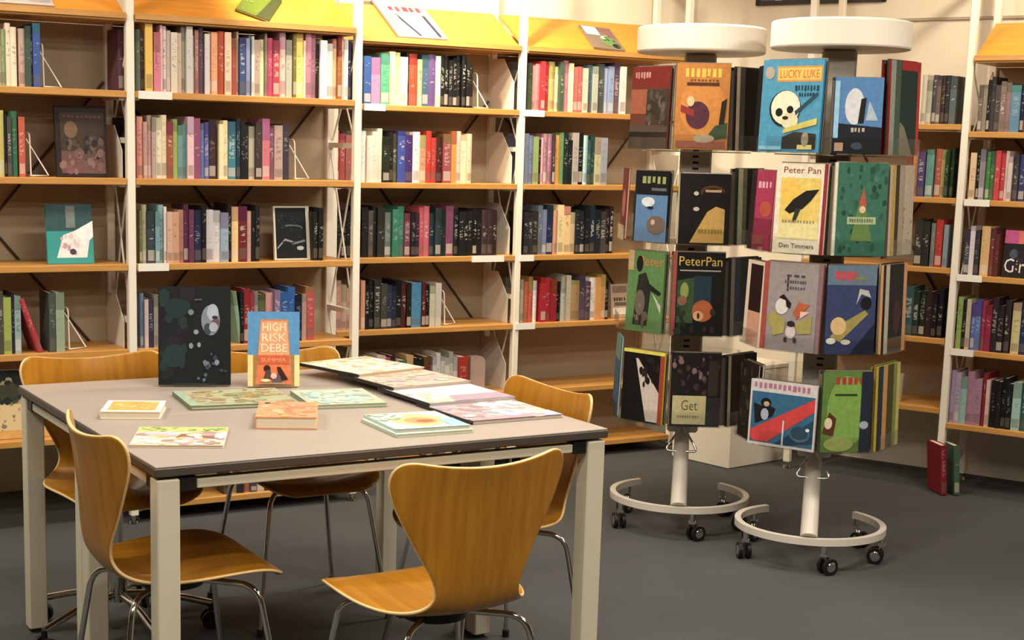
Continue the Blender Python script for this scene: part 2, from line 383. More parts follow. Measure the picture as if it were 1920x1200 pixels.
DEP = 0.28; DEPR = 0.34
caseA = bookcase(FA, 'bookcase', 'white-posted wooden shelving at the left behind the reading table', [-0.9, 0, 0.9], [(-0.9, 0, ZA, 1.837), (0, 0.9, ZA + [0.062], 1.837)], DEP, 2.3)
caseB = bookcase(FB, 'bookcase', 'white-posted wooden shelving in the middle, running behind the left rotating rack', [0.032, 0.932, 1.832], [(0.032, 0.932, ZB + [0.062], 1.836), (0.932, 1.832, ZB + [0.062], 1.836)], DEP, 2.3)
caseR = bookcase(FR, 'bookcase', 'white-posted wooden shelving at the right edge beyond the rotating racks', [-0.70, 0, 0.9], [(-0.70, 0, ZRL, None), (0, 0.9, ZRR, 1.822)], DEPR, 2.3)
# pale sheet-metal end plates and shelf-edge label holders
def label_holder(case, fr, x0, x1, y_, zz):
    a, _ = fr.px(x0, y_); b_, _ = fr.px(x1, y_)
    obj('label_holder', MB().box(a, b_, -0.006, -0.0005, zz - 0.014, zz + 0.014), 'label_white', case)
for a in [(259, 322, 178, ZA[0]), (259, 316, 503, ZA[2])]: label_holder(caseA, FA, *a)
for a in [(682, 722, 198, ZB[0]), (884, 944, 487, ZB[2]), (982, 1020, 213, ZB[0]), (974, 1000, 485, ZB[2]), (966, 1002, 612, ZB[3]), (626, 660, 345, ZB[1])]: label_holder(caseB, FB, *a)
for a in [(1808, 1856, 381, ZRR[1]), (1794, 1842, 521, ZRR[2]), (1783, 1826, 660, ZRR[3])]: label_holder(caseR, FR, *a)
def end_plate(case, t, zz, h, dmax):
    v = [(t, 0.05, 0.0125), (t, dmax, 0.0125), (t, dmax, h), (t, 0.14, h), (t, 0.05, h * 0.55)]
    v = [(p[0], p[1], zz + p[2]) for p in v]; k = len(v)
    v2 = [(p[0] - 0.003, p[1], p[2]) for p in v]
    obj('end_plate', MB().add(v + v2, [tuple(range(k)), tuple(range(2 * k - 1, k - 1, -1))] + [(i, k + i, k + (i + 1) % k, (i + 1) % k) for i in range(k)]), 'warm_white', case)
for zz in ZB: end_plate(caseB, 0.932 - 0.017, zz, 0.235, 0.245)
for zz in (ZA[1], ZA[3]): end_plate(caseA, -0.017, zz, 0.2, 0.245)

# ------------------------------------------------------------------ books
def book_mesh(name, brd, rnd):
    """unit book: x thickness, y depth (spine at y=0), z height"""
    mb = MB(); n = 5; b_ = brd
    # wrapped cover as an extruded U profile
    prof_o = [(0, 1)]; prof_i = [(b_, 1)]
    for i in range(n + 1):
        t = i / n; xx = t; yy = rnd * (1 - math.sin(math.pi * t)) if rnd else 0.0
        prof_o.append((xx, yy)); prof_i.append((b_ + (1 - 2 * b_) * t, yy + 0.02))
    prof_o.append((1, 1)); prof_i.append((1 - b_, 1))
    k = len(prof_o); vs = []
    for zz in (0, 1):
        for p in prof_o: vs.append((p[0], p[1], zz))
        for p in prof_i: vs.append((p[0], p[1], zz))
    fs = []
    for i in range(k - 1):
        fs.append((i, i + 1, 2 * k + i + 1, 2 * k + i))
        fs.append((k + i + 1, k + i, 3 * k + i, 3 * k + i + 1))
        fs.append((2 * k + i, 2 * k + i + 1, 3 * k + i + 1, 3 * k + i)); fs.append((i + 1, i, k + i, k + i + 1))
    fs += [(0, 2 * k, 3 * k, k), (k - 1, 2 * k - 1, 4 * k - 1, 3 * k - 1)]
    mb.add(vs, fs, 0)
    mb.box(b_, 1 - b_, 0.03 + rnd * 0.5, 0.975, 0.012, 0.982, 1)
    return mb.mesh(name, ['spine', 'pages'])
BM_THICK = book_mesh('book_thick', 0.07, 0.03); BM_THIN = book_mesh('book_thin', 0.14, 0.012); BM_FLAT = book_mesh('book_flat', 0.05, 0.0)
ORD = 'first second third fourth fifth sixth seventh eighth ninth tenth eleventh twelfth thirteenth fourteenth fifteenth sixteenth seventeenth eighteenth nineteenth'.split()
def ordinal(i):
    i += 1
    if i < 20: return ORD[i - 1]
    tens = {2: 'twent', 3: 'thirt', 4: 'fort', 5: 'fift', 6: 'sixt'}[i // 10]
    return tens + 'ieth' if i % 10 == 0 else tens + 'y-' + ORD[i % 10 - 1]
import colorsys
def cname(hx):
    h = hx.lstrip('#'); r, g, b_ = [int(h[i:i + 2], 16) / 255 for i in (0, 2, 4)]
    hh, s_, v = colorsys.rgb_to_hsv(r, g, b_); hh *= 360
    if v < 0.2: return 'black'
    if s_ < 0.13: return 'white' if v > 0.82 else 'light grey' if v > 0.6 else 'grey' if v > 0.35 else 'charcoal'
    if 12 <= hh < 48 and v < 0.62: base = 'brown'
    elif hh < 12 or hh >= 345: base = 'red' if s_ > 0.45 else 'pink'
    elif hh < 42: base = 'orange' if s_ > 0.5 else 'beige'
    elif hh < 68: base = 'yellow' if s_ > 0.4 else 'cream'
    elif hh < 160: base = 'green'
    elif hh < 200: base = 'teal'
    elif hh < 250: base = 'blue'
    elif hh < 295: base = 'purple'
    else: base = 'pink' if v > 0.6 else 'plum'
    if v < 0.42: return 'dark ' + base
    if v > 0.75 and s_ < 0.35 and base not in ('beige', 'cream', 'pink'): return 'pale ' + base
    return base
BOOKS = 0; SHELF_BOOKS = []
POSTS = {FA: (-0.9, 0, 0.9), FB: (0.032, 0.932, 1.832), FR: (-0.70, 0, 0.9)}
def shelf_run(fr, zs, shelf, bay, ymid, ytop, data, dspine=0.022, lim=None):
    """data: 'x0 x1 hex[*n]' groups in photo pixels, measured along the spine plane of this shelf"""
    global BOOKS
    items = []
    for tok in data.split(','):
        a = tok.split(); x0, x1, hx = float(a[0]), float(a[1]), a[2]; n = int(a[3]) if len(a) > 3 else 1
        for i in range(n): items.append((x0 + (x1 - x0) * i / n, x0 + (x1 - x0) * (i + 1) / n, hx))
    zt = zs + 0.0122
    xm = (items[0][0] + items[-1][1]) / 2
    hmid = fr.px(xm, ytop, dspine)[1] - zt
    tl = None
    for i, (x0, x1, hx) in enumerate(items):
        ta, tb = fr.px(x0, ymid, dspine)[0], fr.px(x1, ymid, dspine)[0]
        if tl is not None and ta < tl + 0.0004: ta = tl + 0.0004
        tb = max(tb - 0.0006, ta + 0.006)
        for p_ in POSTS[fr]:
            if ta < p_ + 0.018 and tb > p_ - 0.022:
                if (ta + tb) / 2 > p_: ta = p_ + 0.018; tb = max(tb, ta + 0.007)
                else: tb = p_ - 0.022; ta = min(ta, tb - 0.007)
        tl = tb
        th = tb - ta; h = hmid * random.uniform(0.9, 1.07); dp = min(h * random.uniform(0.6, 0.72), 0.2)
        if lim and h > lim: h = lim * random.uniform(0.95, 1.0)
        me = BM_THIN if th < 0.013 else random.choice((BM_THICK, BM_FLAT))
        o = link('book', me, None, fr.P(ta, dspine + random.uniform(-0.006, 0.008), zt), (0, 0, fr.rz)); o.scale = (th, dp, h)
        j = random.uniform(-0.012, 0.012); c = ink(hx); o.color = (*[max(0.004, v * (1 + random.uniform(-0.08, 0.08))) for v in c], 1)
        size = 'slim ' if th < 0.012 else 'thick ' if th > 0.028 else ''
        tag(o, f'{size}{cname(hx)} book, {ordinal(i)} from left on {shelf}, {bay}', 'book', f'books on the {shelf} of the {bay}')
        q_ = o.location - CAM; SHELF_BOOKS.append((th * h / q_.length_squared, o)); BOOKS += 1
B1, B2, B3, B4 = 'far-left bay', 'second bay', 'third bay', 'bay beside left rack'
B5, B6 = 'bay behind right rack', 'far-right bay'
SH = ['top shelf', 'second shelf', 'third shelf', 'fourth shelf', 'fifth shelf', 'bottom shelf']
shelf_run(FA, ZA[0], SH[0], B1, 110, 45, '-6 2 c0b090,2 10 90a868,11 21 f0e6bc,21 32 f0e8c0,36 48 c4a494,48 58 405848,58 62 203058,62 76 3858a0', lim=0.245)
shelf_run(FA, ZA[1], SH[1], B1, 270, 212, '-4 8 c8b858,8 13 181414,13 21 504a48,21 33 2a7048,36 48 d05838')
shelf_run(FA, ZA[3], SH[3], B1, 605, 552, '-4 7 504840,7 22 a0a838,22 28 202838,28 40 90b0b0')
shelf_run(FA, ZA[0], SH[0], B2, 125, 62, '255 264 5a7060,264 272 4a2a18,272 286 f0c030,288 300 e87888,300 305 f0b0c8,305 313 e4d4c8,313 321 c8b8a8,321 333 d8c8bc,333 341 c8b0a4,341 349 b8b0a4,349 361 cccabe,361 366 d8c8b8,366 373 b07068,373 382 604858,384 393 e0c8d0,393 397 b09068,397 409 f0a878,409 421 b84820,421 433 f0d0a0,433 445 a84a30,445 449 d0a898,449 461 3a5080,461 468 8090b8,468 472 707c68,472 477 f0e8d8,477 488 b09888,488 497 f0eca0,497 501 8a8070,501 512 b04060,512 525 c03848,525 537 f0c0b8,537 548 b0b0a0,549 556 80702a,556 569 f0d860,569 573 f4e0b8,573 584 c88098,584 592 a06078,592 600 2a1814,600 613 f4f0ec,613 625 f0e8d8,625 633 d8b080,633 641 a06028,641 645 d8b888,645 653 ece4ec,653 662 2a2850', lim=0.243)
shelf_run(FA, ZA[1], SH[1], B2, 280, 226, '258 269 e09888,269 277 c89090,277 285 d0a098,285 293 c0a098,293 303 f0d4b8,303 313 ecccac,313 325 a85838,325 334 a8b850,334 343 6a9898,343 351 5a8888,351 363 e8c8c0,363 375 984870,375 384 6878b0,384 393 5868a0,393 407 4a2830,411 419 f4dcae,419 427 f0d0a0,427 443 3a8090,443 451 203848,451 459 141414,459 467 1c1818,467 479 c0a890,479 491 403428,491 505 d87078,505 515 805068,515 531 b8a090,531 543 403444')
shelf_run(FA, ZA[2], SH[2], B2, 440, 390, '262 267 707838,267 276 b0a888,276 291 384050,291 299 7098a8,299 308 88a8b4,308 313 e8e0d4,313 323 d8a890,323 335 c89870,335 345 b87868,345 354 602848,354 363 6a3050,363 378 202850,378 387 141216,387 401 c8c8c0,401 414 d4d0c8,414 429 98a8c0,429 435 181414,435 447 e8c880,447 463 701820,463 471 c89a88,471 480 181214,480 489 201a18,588 597 1c1818,597 606 141416')
shelf_run(FA, ZA[3], SH[3], B2, 600, 548, '264 271 6a80a8,271 278 c8b0b0,278 288 40304a,288 296 908a84,300 312 303840,450 457 141414,457 469 901828,469 477 a02838,477 486 98988c,486 500 586030,500 514 d88888,514 525 806890,525 541 1858a0,541 554 2060a8,554 566 182030,567 575 c09088,575 592 b85048')
shelf_run(FA, 0.062, SH[5], B2, 900, 868, '420 432 503828,432 445 a08868,445 458 302828,458 470 b06040,470 482 404858,482 496 c0a888,496 510 382820,510 520 706058,520 534 a04838,534 548 283038,548 560 c8b8a0,560 572 584038,572 584 e0c8b0,584 596 302420,596 608 b88868,608 620 443830,620 634 d0b8a0,634 646 382c28,646 655 605048')
shelf_run(FB, ZB[0], SH[0], B3, 150, 103, '632 640 2a2850,640 650 403050,683 697 2858a0,697 714 e080a8,714 730 48a078,730 740 e8e890,740 750 dce488,750 764 c0d8d8,764 768 201810,768 783 c04818,783 792 a0b088,792 804 406080,804 817 685088,817 826 ece4d8,826 834 1c1a1c,834 842 141416,842 850 201c1e,850 858 161616,858 866 1a1a1e,866 874 141214,874 881 1c1a1a,881 888 181616', lim=0.232)
shelf_run(FB, ZB[1], SH[1], B3, 295, 248, '630 638 c04038,638 649 a84848,649 660 a85850,678 688 e8dcd0,688 698 ece0d8,698 708 e4d8cc,708 717 dcd0c4,717 730 202818,730 738 181818,738 746 485028,746 761 3848a0,761 775 402868,775 788 ece4dc,788 800 c09070,800 810 c82820,810 819 c03028,819 830 501818,830 846 a04850,846 856 d89030,856 865 e8c8a8,865 875 ecd0b0,875 884 e4c0a0')
shelf_run(FB, ZB[2], SH[2], B3, 440, 392, '630 640 181416,640 650 1c1818,650 660 141414,679 691 1a1818,691 700 504c48,700 708 161414,708 722 302c2c,722 735 607068,735 747 2a7860,747 759 287058,759 770 803858,770 779 181420,779 787 302038,787 796 b84858,796 806 c85868,806 816 203038,816 827 283840,827 837 1c282c,837 851 804060,851 860 141818,860 869 181c1c,869 878 121414,878 887 1a1a1a,887 895 141616,895 903 181818,903 914 402830,914 924 382428,924 932 302020')
shelf_run(FB, ZB[3], SH[3], B3, 575, 530, '630 640 c09080,640 650 c8a090,650 659 b88878,677 685 d09070,685 693 181818,693 702 141416,702 714 383830,714 726 40403a,726 735 283048,735 744 202838,744 754 141414,754 763 501818,763 772 181818,772 792 3888b8,792 799 601820,799 806 181414,806 816 c0b8a8,816 827 c8c0b0')
shelf_run(FB, ZB[4], SH[4], B3, 690, 668, '668 680 a89888,681 695 282624,695 707 a09888,707 722 c0b8a4,722 732 b04868,732 742 482030,743 748 d8d0c0,748 763 486840,763 777 c8a060,777 786 181818,786 796 282020,796 809 802028,811 819 c8c0b8,819 827 d0c4bc,827 835 c0b8b4,835 843 ccc4bc,843 851 c4bcb4,851 859 c8c0b8,859 876 a82818')
shelf_run(FB, 0.062, SH[5], B3, 830, 806, '690 702 c0b0a0,702 714 282828,714 726 3a4a70,790 800 503020,800 812 b89070,812 824 302828,824 836 6a6080,836 848 c0b0a8,848 858 202020,858 872 685838,872 886 483828,886 898 302018,898 916 c8b8a8,916 930 181818,930 940 282020')
shelf_run(FB, ZB[0], SH[0], B4, 165, 119, '984 989 908c80,989 998 405030,998 1004 b89088,1004 1013 e08080,1013 1021 d02838,1021 1030 c82430,1030 1041 d8b050,1041 1049 f0e8a0,1049 1057 486048,1057 1066 d08080,1066 1074 f0dcb8,1074 1083 d06858,1083 1093 c86050,1093 1102 dcc8b8,1102 1111 506070,1111 1121 b4bcac,1121 1133 485048,1133 1142 98b0d0,1142 1152 88a4c8,1152 1162 685058,1162 1173 f0e4d0', lim=0.232)
shelf_run(FB, ZB[1], SH[1], B4, 300, 254, '984 992 8890b8,992 1001 7880a8,1001 1011 88a858,1011 1015 201c18,1015 1019 d8a0a0,1019 1027 b07888,1027 1036 a87084,1036 1041 403038,1041 1051 d89838,1051 1058 689058,1058 1066 182828,1066 1074 141c1c,1074 1084 a8a8a0,1084 1093 141414,1093 1101 a8c8c8,1101 1109 285050,1109 1116 204444,1116 1126 c0b090,1126 1138 a098a8')
shelf_run(FB, ZB[2], SH[2], B4, 435, 390, '981 990 282830,990 1000 303038,1000 1010 302820,1010 1018 606880,1018 1026 7880a0,1026 1038 202850,1038 1045 c88870,1045 1056 f0c890,1056 1068 e8c088,1068 1080 f0d0a0,1080 1089 1c2028,1089 1098 182028,1098 1107 141c24,1107 1116 182838,1116 1126 1c2430,1126 1137 484444,1137 1144 281414,1144 1151 201010')
shelf_run(FB, ZB[3], SH[3], B4, 565, 522, '977 983 c0b0a0,984 992 c86040,992 1000 b85038,1000 1008 ece4d8,1013 1023 a81828,1023 1033 b02030,1033 1043 981424,1043 1052 181414,1052 1061 a8a890,1061 1070 b4b098,1070 1086 a08050,1086 1097 584050,1097 1107 503848,1107 1118 f0e8d8,1118 1127 d09850,1127 1135 c88c48,1135 1142 181414')
shelf_run(FR, ZRL[0], SH[0], B5, 190, 146, '1728 1737 c0b8a0,1737 1747 a8a088,1747 1755 484048,1755 1763 685848,1763 1772 30282c,1772 1780 282428,1780 1792 506068')
shelf_run(FR, ZRL[1], SH[1], B5, 325, 282, '1700 1710 a05030,1710 1720 c08040,1720 1734 504070,1736 1750 609090,1752 1764 b05040,1764 1772 a09850,1772 1779 203818,1779 1787 183014')
shelf_run(FR, ZRL[2], SH[2], B5, 455, 415, '1714 1728 302c28,1728 1742 282828,1745 1753 787470,1754 1767 b03028,1769 1778 8090a0')
shelf_run(FR, ZRL[3], SH[3], B5, 585, 543, '1694 1711 305058,1711 1722 243028,1722 1734 1c2620,1735 1748 381a1a,1748 1757 141416,1757 1767 181416')
shelf_run(FR, ZRR[0], SH[0], B6, 205, 150, '1833 1841 706458,1841 1849 8a8068,1849 1855 141210,1855 1864 403838,1864 1874 484040,1874 1884 806860,1884 1894 8a7068,1894 1912 5080a0,1912 1920 182038,1920 1930 802028')
shelf_run(FR, ZRR[1], SH[1], B6, 330, 284, '1818 1829 d8c090,1830 1836 181414,1836 1846 908a88,1847 1856 408040,1856 1864 387038,1865 1875 c83840,1875 1884 b83038,1884 1890 c8b8b0,1890 1898 d0c0b8,1899 1909 484044,1910 1922 383868')
shelf_run(FR, ZRR[2], SH[2], B6, 475, 430, '1808 1818 404858,1818 1827 d0d0d0,1827 1836 303038,1838 1854 d8a868,1854 1864 803838,1864 1873 602828')
shelf_run(FR, ZRR[3], SH[3], B6, 610, 563, '1793 1803 88a050,1803 1811 201c14,1811 1819 c0b098,1820 1828 5068b0,1828 1838 5870b4,1838 1848 a02848,1848 1859 902040,1859 1870 302028,1870 1882 281c24,1882 1894 302028,1896 1912 c8c078,1912 1926 203058')
shelf_run(FR, ZRR[4], SH[4], B6, 755, 706, '1779 1789 a090a8,1789 1799 b098b0,1799 1811 90b0b8,1811 1824 a87890,1824 1839 b08098,1840 1848 901828,1848 1855 d8b8a8,1857 1867 181818,1867 1877 1c1c1c,1877 1887 141414,1887 1897 1a1a1a,1898 1914 98c0b8,1914 1928 285858')

# the 300 shelf books that show largest stay single; the rest become one object
SHELF_BOOKS.sort(key=lambda a: -a[0])
def join_rest(rest):
    vs = []; fs = []; mi = []; col = []; uvw = []; rnd = []
    for _, o in rest:
        me = o.data; M_ = Matrix.LocRotScale(o.location, o.rotation_euler, o.scale); k0 = len(vs); r_ = random.random()
        for v in me.vertices: vs.append(M_ @ v.co); uvw += list(v.co); col += list(o.color); rnd.append(r_)
        for p in me.polygons: fs.append(tuple(i + k0 for i in p.vertices)); mi.append(p.material_index)
    me = bpy.data.meshes.new('small_books'); me.from_pydata(vs, [], fs)
    me.materials.append(MATS['spine_joined']); me.materials.append(MATS['pages']); me.polygons.foreach_set('material_index', mi)
    me.color_attributes.new('Col', 'FLOAT_COLOR', 'POINT').data.foreach_set('color', col)
    me.attributes.new('uvw', 'FLOAT_VECTOR', 'POINT').data.foreach_set('vector', uvw)
    me.attributes.new('rnd', 'FLOAT', 'POINT').data.foreach_set('value', rnd)
    me.update(); st = link('small_books', me); st['kind'] = 'stuff'; tag(st, 'slim and distant book spines filling the gaps between larger books', 'books')
    for _, o in rest: bpy.data.objects.remove(o)
join_rest(SHELF_BOOKS[300:])

# leaning books
def leaning(fr, t, zs, th, h, dp, lean, hx, label, d=0.022):
    o = link('book', BM_THICK, None, fr.P(t, d, zs + 0.0125), (0, 0, 0))
    o.rotation_euler = (Matrix.Rotation(fr.rz, 3, 'Z') @ Matrix.Rotation(lean, 3, 'Y')).to_euler(); o.scale = (th, dp, h); o.color = (*lin(hx), 1)
    return tag(o, label, 'book')
t_, _ = FA.px(71, 650, 0.022); leaning(FA, t_, ZA[3], 0.02, 0.2, 0.14, -0.33, 'b03a44', 'red book leaning to the left on the fourth shelf of the far-left bay')
for a, b_, hx, lb in ((92, 104, '48524a', 'dark sage'), (105, 121, '98a890', 'pale sage')):
    ta, tb = FA.px(a, 600, 0.022)[0], FA.px(b_, 600, 0.022)[0]
    o = link('book', BM_FLAT, None, FA.P(ta, 0.022, ZA[3] + 0.0122), (0, 0, TH)); o.scale = (tb - ta, 0.13, 0.212); o.color = (*lin(hx), 1)
    tag(o, lb + ' book standing beside the leaning red book, fourth shelf, far left', 'book')
t_, _ = FA.px(222, 120, 0.1); leaning(FA, t_, ZA[0], 0.022, 0.22, 0.13, 0.0, '704858', 'plum book standing alone against the end of the top shelf, far-left bay', 0.1)
t_, _ = FA.px(231, 270, 0.1); leaning(FA, t_, ZA[1], 0.012, 0.215, 0.13, 0.0, '281c20', 'black book at the right end of the second shelf, far-left bay', 0.1)
t_, _ = FA.px(449, 655, 0.022); leaning(FA, t_, ZA[3], 0.016, 0.2, 0.13, -0.14, '88a890', 'sage green book leaning behind the dark portrait book on the table')
for dx, hx, lb, an in ((1765, '8a2030', 'dark red book standing on the floor at the foot of the white post', 0.09), (1789, '4c6450', 'green book standing on the floor beside the dark red one', 0.09)):
    p = at_z(dx, 930, 0.0)
    o = link('book', BM_THICK if dx < 1780 else BM_FLAT, None, (p.x, p.y, 0.004), None); o.color = (*lin(hx), 1); o.scale = (0.027 if dx < 1780 else 0.024, 0.14, 0.215)
    o.rotation_euler = (Matrix.Rotation(-TH2 + 0.75, 3, 'Z') @ Matrix.Rotation(-an, 3, 'Y')).to_euler()
    tag(o, lb, 'book')

# wire bookends
def bookend(fr, case, x, y_, zs, label, flip=1):
    t, _ = fr.px(x, y_, 0.06)
    mb = MB().tube(smooth_path([(0, 0.02, 0.004), (0, 0.14, 0.004), (0, 0.13, 0.15), (0, 0.03, 0.15), (0, 0.02, 0.006)], 0.02), 0.003, 6)
    mb.tube([(0, 0.02, 0.004), (0.07 * flip, 0.05, 0.004), (0, 0.08, 0.13)], 0.0028, 6)
    o = obj('wire_bookend', mb, 'white_steel', None, fr.P(t, 0.03, zs + 0.0125), (0, 0, fr.rz)); tag(o, label, 'bookend', 'wire bookends')
bookend(FA, caseA, 80, 120, ZA[0], 'wire bookend after the blue book on the top shelf, far left')
bookend(FA, caseA, 56, 300, ZA[1], 'wire bookend after the orange book on the second shelf, far left')
bookend(FA, caseA, 128, 620, ZA[3], 'wire bookend beside the pale sage book, fourth shelf, far left')
bookend(FA, caseA, 552, 280, ZA[1], 'wire bookend at the end of the second shelf books, second bay')
bookend(FB, caseB, 894, 170, ZB[0], 'wire bookend after the black series on the top shelf')
bookend(FB, caseB, 832, 580, ZB[3], 'wire bookend on the fourth shelf after the pale grey books')
# rounded sheet bookend on the fifth shelf of the third bay
ta, _ = FB.px(880, 700, 0.05)
pts = [(0, 0), (0.075, 0)] + [(0.045 + 0.03 * math.cos(a), 0.13 + 0.03 * math.sin(a)) for a in [i * math.pi / 12 for i in range(7)]] + [(0, 0.16)]
k = len(pts)
mb = MB().add([(p[0], 0, p[1]) for p in pts] + [(p[0], 0.03, p[1]) for p in pts], [tuple(range(k)), tuple(range(2 * k - 1, k - 1, -1))] + [(i, k + i, k + (i + 1) % k, (i + 1) % k) for i in range(k)])
mb.box(0, 0.06, 0.03, 0.12, 0, 0.004)
plain('dusty_pink', '#b99c90', 0.5)
tag(obj('rounded_bookend', mb, 'dusty_pink', None, FB.P(ta, 0.04, ZB[4] + 0.0125), (0, 0, TH)), 'dusty pink bookend with a rounded corner on the fifth shelf', 'bookend')

# ------------------------------------------------------------------ books shown by their covers
_tc = bpy.data.curves.new('tmp_text', 'FONT'); _to = bpy.data.objects.new('tmp_text', _tc); C.objects.link(_to)
def text_geo(txt, w, h):
    """flat outline of txt scaled to w x h, origin lower left"""
    _tc.body = txt; _tc.resolution_u = 2
    dg = bpy.context.evaluated_depsgraph_get(); dg.update()
    me = bpy.data.meshes.new_from_object(_to.evaluated_get(dg))
    vs = [v.co.copy() for v in me.vertices]; fs = [tuple(p.vertices) for p in me.polygons]
    bpy.data.meshes.remove(me)
    if not vs: return [], []
    x0, x1 = min(v.x for v in vs), max(v.x for v in vs); y0, y1 = min(v.y for v in vs), max(v.y for v in vs)
    return [((v.x - x0) / (x1 - x0) * w, (v.y - y0) / (y1 - y0) * h) for v in vs], fs
def art(shapes, w, h):
    """printed cover picture: flat coloured shapes in layers, drawn on the plane y=0 (facing -y)"""
    mb = MB(); rnd = random.Random(zlib.crc32(str(shapes).encode()))
    for i, s in enumerate(shapes):
        yy = -0.0004 - 0.00025 * i; kx = lambda a: (a - 0.5) * w
        c = ink(s[-1]) if len(s[-1]) == 6 else (1, 1, 1)
        if s[0] == 'r':
            _, x0, y0, x1, y1, _c = s
            mb.add([(kx(x0), yy, y0 * h), (kx(x1), yy, y0 * h), (kx(x1), yy, y1 * h), (kx(x0), yy, y1 * h)], [(0, 1, 2, 3)], 0, False, c)
        elif s[0] == 'p':
            mb.add([(kx(x), yy, y * h) for x, y in s[1]], [tuple(range(len(s[1])))], 0, False, c)
        elif s[0] == 'e':
            _, a, b_, rx, ry, _c = s; n = 20
            mb.add([(kx(a + rx * math.cos(2 * math.pi * j / n)), yy, (b_ + ry * math.sin(2 * math.pi * j / n)) * h) for j in range(n)], [tuple(range(n))], 0, False, c)
        elif s[0] == 'g':      # row of small unreadable letter marks
            _, x0, y0, x1, y1, n, _c = s; st = (x1 - x0) / n
            for j in range(n):
                a = x0 + st * j + st * 0.1; b_ = a + st * rnd.uniform(0.45, 0.8); q = y0 + (y1 - y0) * rnd.choice((0, 0, 0.15))
                mb.add([(kx(a), yy, q * h), (kx(b_), yy, q * h), (kx(b_), yy, y1 * h), (kx(a), yy, y1 * h)], [(0, 1, 2, 3)], 0, False, c)
        elif s[0] == 'd':      # scattered dabs
            _, x0, y0, x1, y1, n, sz, cols, _c = s
            for j in range(n):
                a, b_ = rnd.uniform(x0, x1), rnd.uniform(y0, y1); q = sz * rnd.uniform(0.5, 1.3); g = rnd.uniform(0.6, 1.4); m_ = 7; ph = rnd.uniform(0, 6)
                c2 = ink(rnd.choice(cols)); y2 = yy - 0.00001 * j
                pp = [(min(max(a + q * g * math.cos(ph + 2 * math.pi * i2 / m_) * rnd.uniform(.7, 1), 0.01), 0.99), min(max(b_ + q * math.sin(ph + 2 * math.pi * i2 / m_) * rnd.uniform(.7, 1), 0.01), 0.99)) for i2 in range(m_)]
                mb.add([(kx(u), y2, v * h) for u, v in pp], [tuple(range(m_))], 0, False, c2)
        elif s[0] == 't':
            _, txt, x0, y0, x1, y1, _c = s
            vs, fs = text_geo(txt, (x1 - x0) * w, (y1 - y0) * h)
            mb.add([(kx(x0) + vx, yy, y0 * h + vy) for vx, vy in vs], fs, 0, False, c)
    return mb
def cover_book(label, org, face, tilt, w, h, th, base, shapes, group=None, name='book', flat=False, cat='book', spin=0.0, prnt='cover_print', dark_spine=False):
    """book seen by its cover. org: middle of the cover's lower edge; face: heading the cover looks to"""
    b_ = 0.0025 if th > 0.008 else 0.0008
    mb = MB()
    mb.box(-w / 2, w / 2, 0, b_, 0, h).box(-w / 2, w / 2, th - b_, th, 0, h)
    mb.box(-w / 2 - (0.004 if dark_spine else 0), -w / 2 + b_, 0 if dark_spine else b_, th if dark_spine else th - b_, 0, h, 2)
    mb.box(-w / 2 + b_, w / 2 - 0.003, b_, th - b_, 0.003, h - 0.003, 1)
    o = obj(name, mb, ['cover', 'pages', 'black_plastic' if dark_spine else 'cover'])
    o.color = (*lin(base), 1)
    rz = math.atan2(math.cos(face), -math.sin(face))
    if flat:   # lying: cover up, top edge of the cover away along heading "face"
        o.rotation_euler = (-math.pi / 2, 0, face - math.pi / 2); o.location = org
    else:
        o.rotation_euler = (Matrix.Rotation(rz, 3, 'Z') @ Matrix.Rotation(spin, 3, 'Y') @ Matrix.Rotation(-tilt, 3, 'X')).to_euler(); o.location = org
    tag(o, label, cat, group)
    if shapes: obj(prnt, art(shapes, w, h), 'print', o)
    return o
def face_on_shelf(fr, x0, x1, ytop, ybot, zs, d, label, base, shapes, th=0.014, tilt=0.12, z=None):
    zt = zs + 0.0135; ym = (ytop + ybot) / 2
    ta, tb = fr.px(x0, ym, d)[0], fr.px(x1, ym, d)[0]; h = fr.px((x0 + x1) / 2, ytop, d + 0.02)[1] - zt
    return cover_book(label, fr.P((ta + tb) / 2, d, zt), math.atan2(-fr.n.y, -fr.n.x), tilt, tb - ta, h, th, base, shapes)
face_on_shelf(FA, 106, 203, 197, 328, ZA[1], 0.06, 'dark brown picture book shown cover-out on the second shelf, far left', '2a1c16',
    [('r', 0, 0, 1, 1, '2a1c16'), ('r', 0.1, 0.05, 0.95, 0.9, '44332a'), ('r', 0.1, 0.05, 0.95, 0.36, '6e4c48'), ('e', 0.3, 0.66, 0.13, 0.12, '7a5c42'), ('d', 0.15, 0.3, 0.9, 0.6, 26, 0.06, ['2a2420', '54443a', '6a5548'], '000000'), ('d', 0.12, 0.06, 0.9, 0.34, 22, 0.06, ['8a6460', '644844', '7a5450'], '000000'), ('g', 0.15, 0.82, 0.9, 0.86, 9, '6a4a38')])
face_on_shelf(FA, 89, 176, 382, 491, ZA[2], 0.05, 'teal and white picture book shown cover-out on the third shelf, far left', '3a9a98',
    [('r', 0, 0.55, 1, 1, '34565a'), ('p', [(0.2, 0.1), (0.85, 0.1), (1, 0.72), (0.6, 0.55), (0.35, 0.48)], 'f0ece8'), ('p', [(0.6, 0.55), (1, 0.72), (1, 0.45), (0.8, 0.3)], 'f8f8f4'), ('d', 0.3, 0.15, 0.7, 0.5, 10, 0.05, ['e0b0b0', 'c8a0a8', 'e8d0d0'], '0'), ('e', 0.55, 0.2, 0.07, 0.05, '503a58'), ('r', 0.42, 0.6, 0.62, 0.97, '7a8480')])
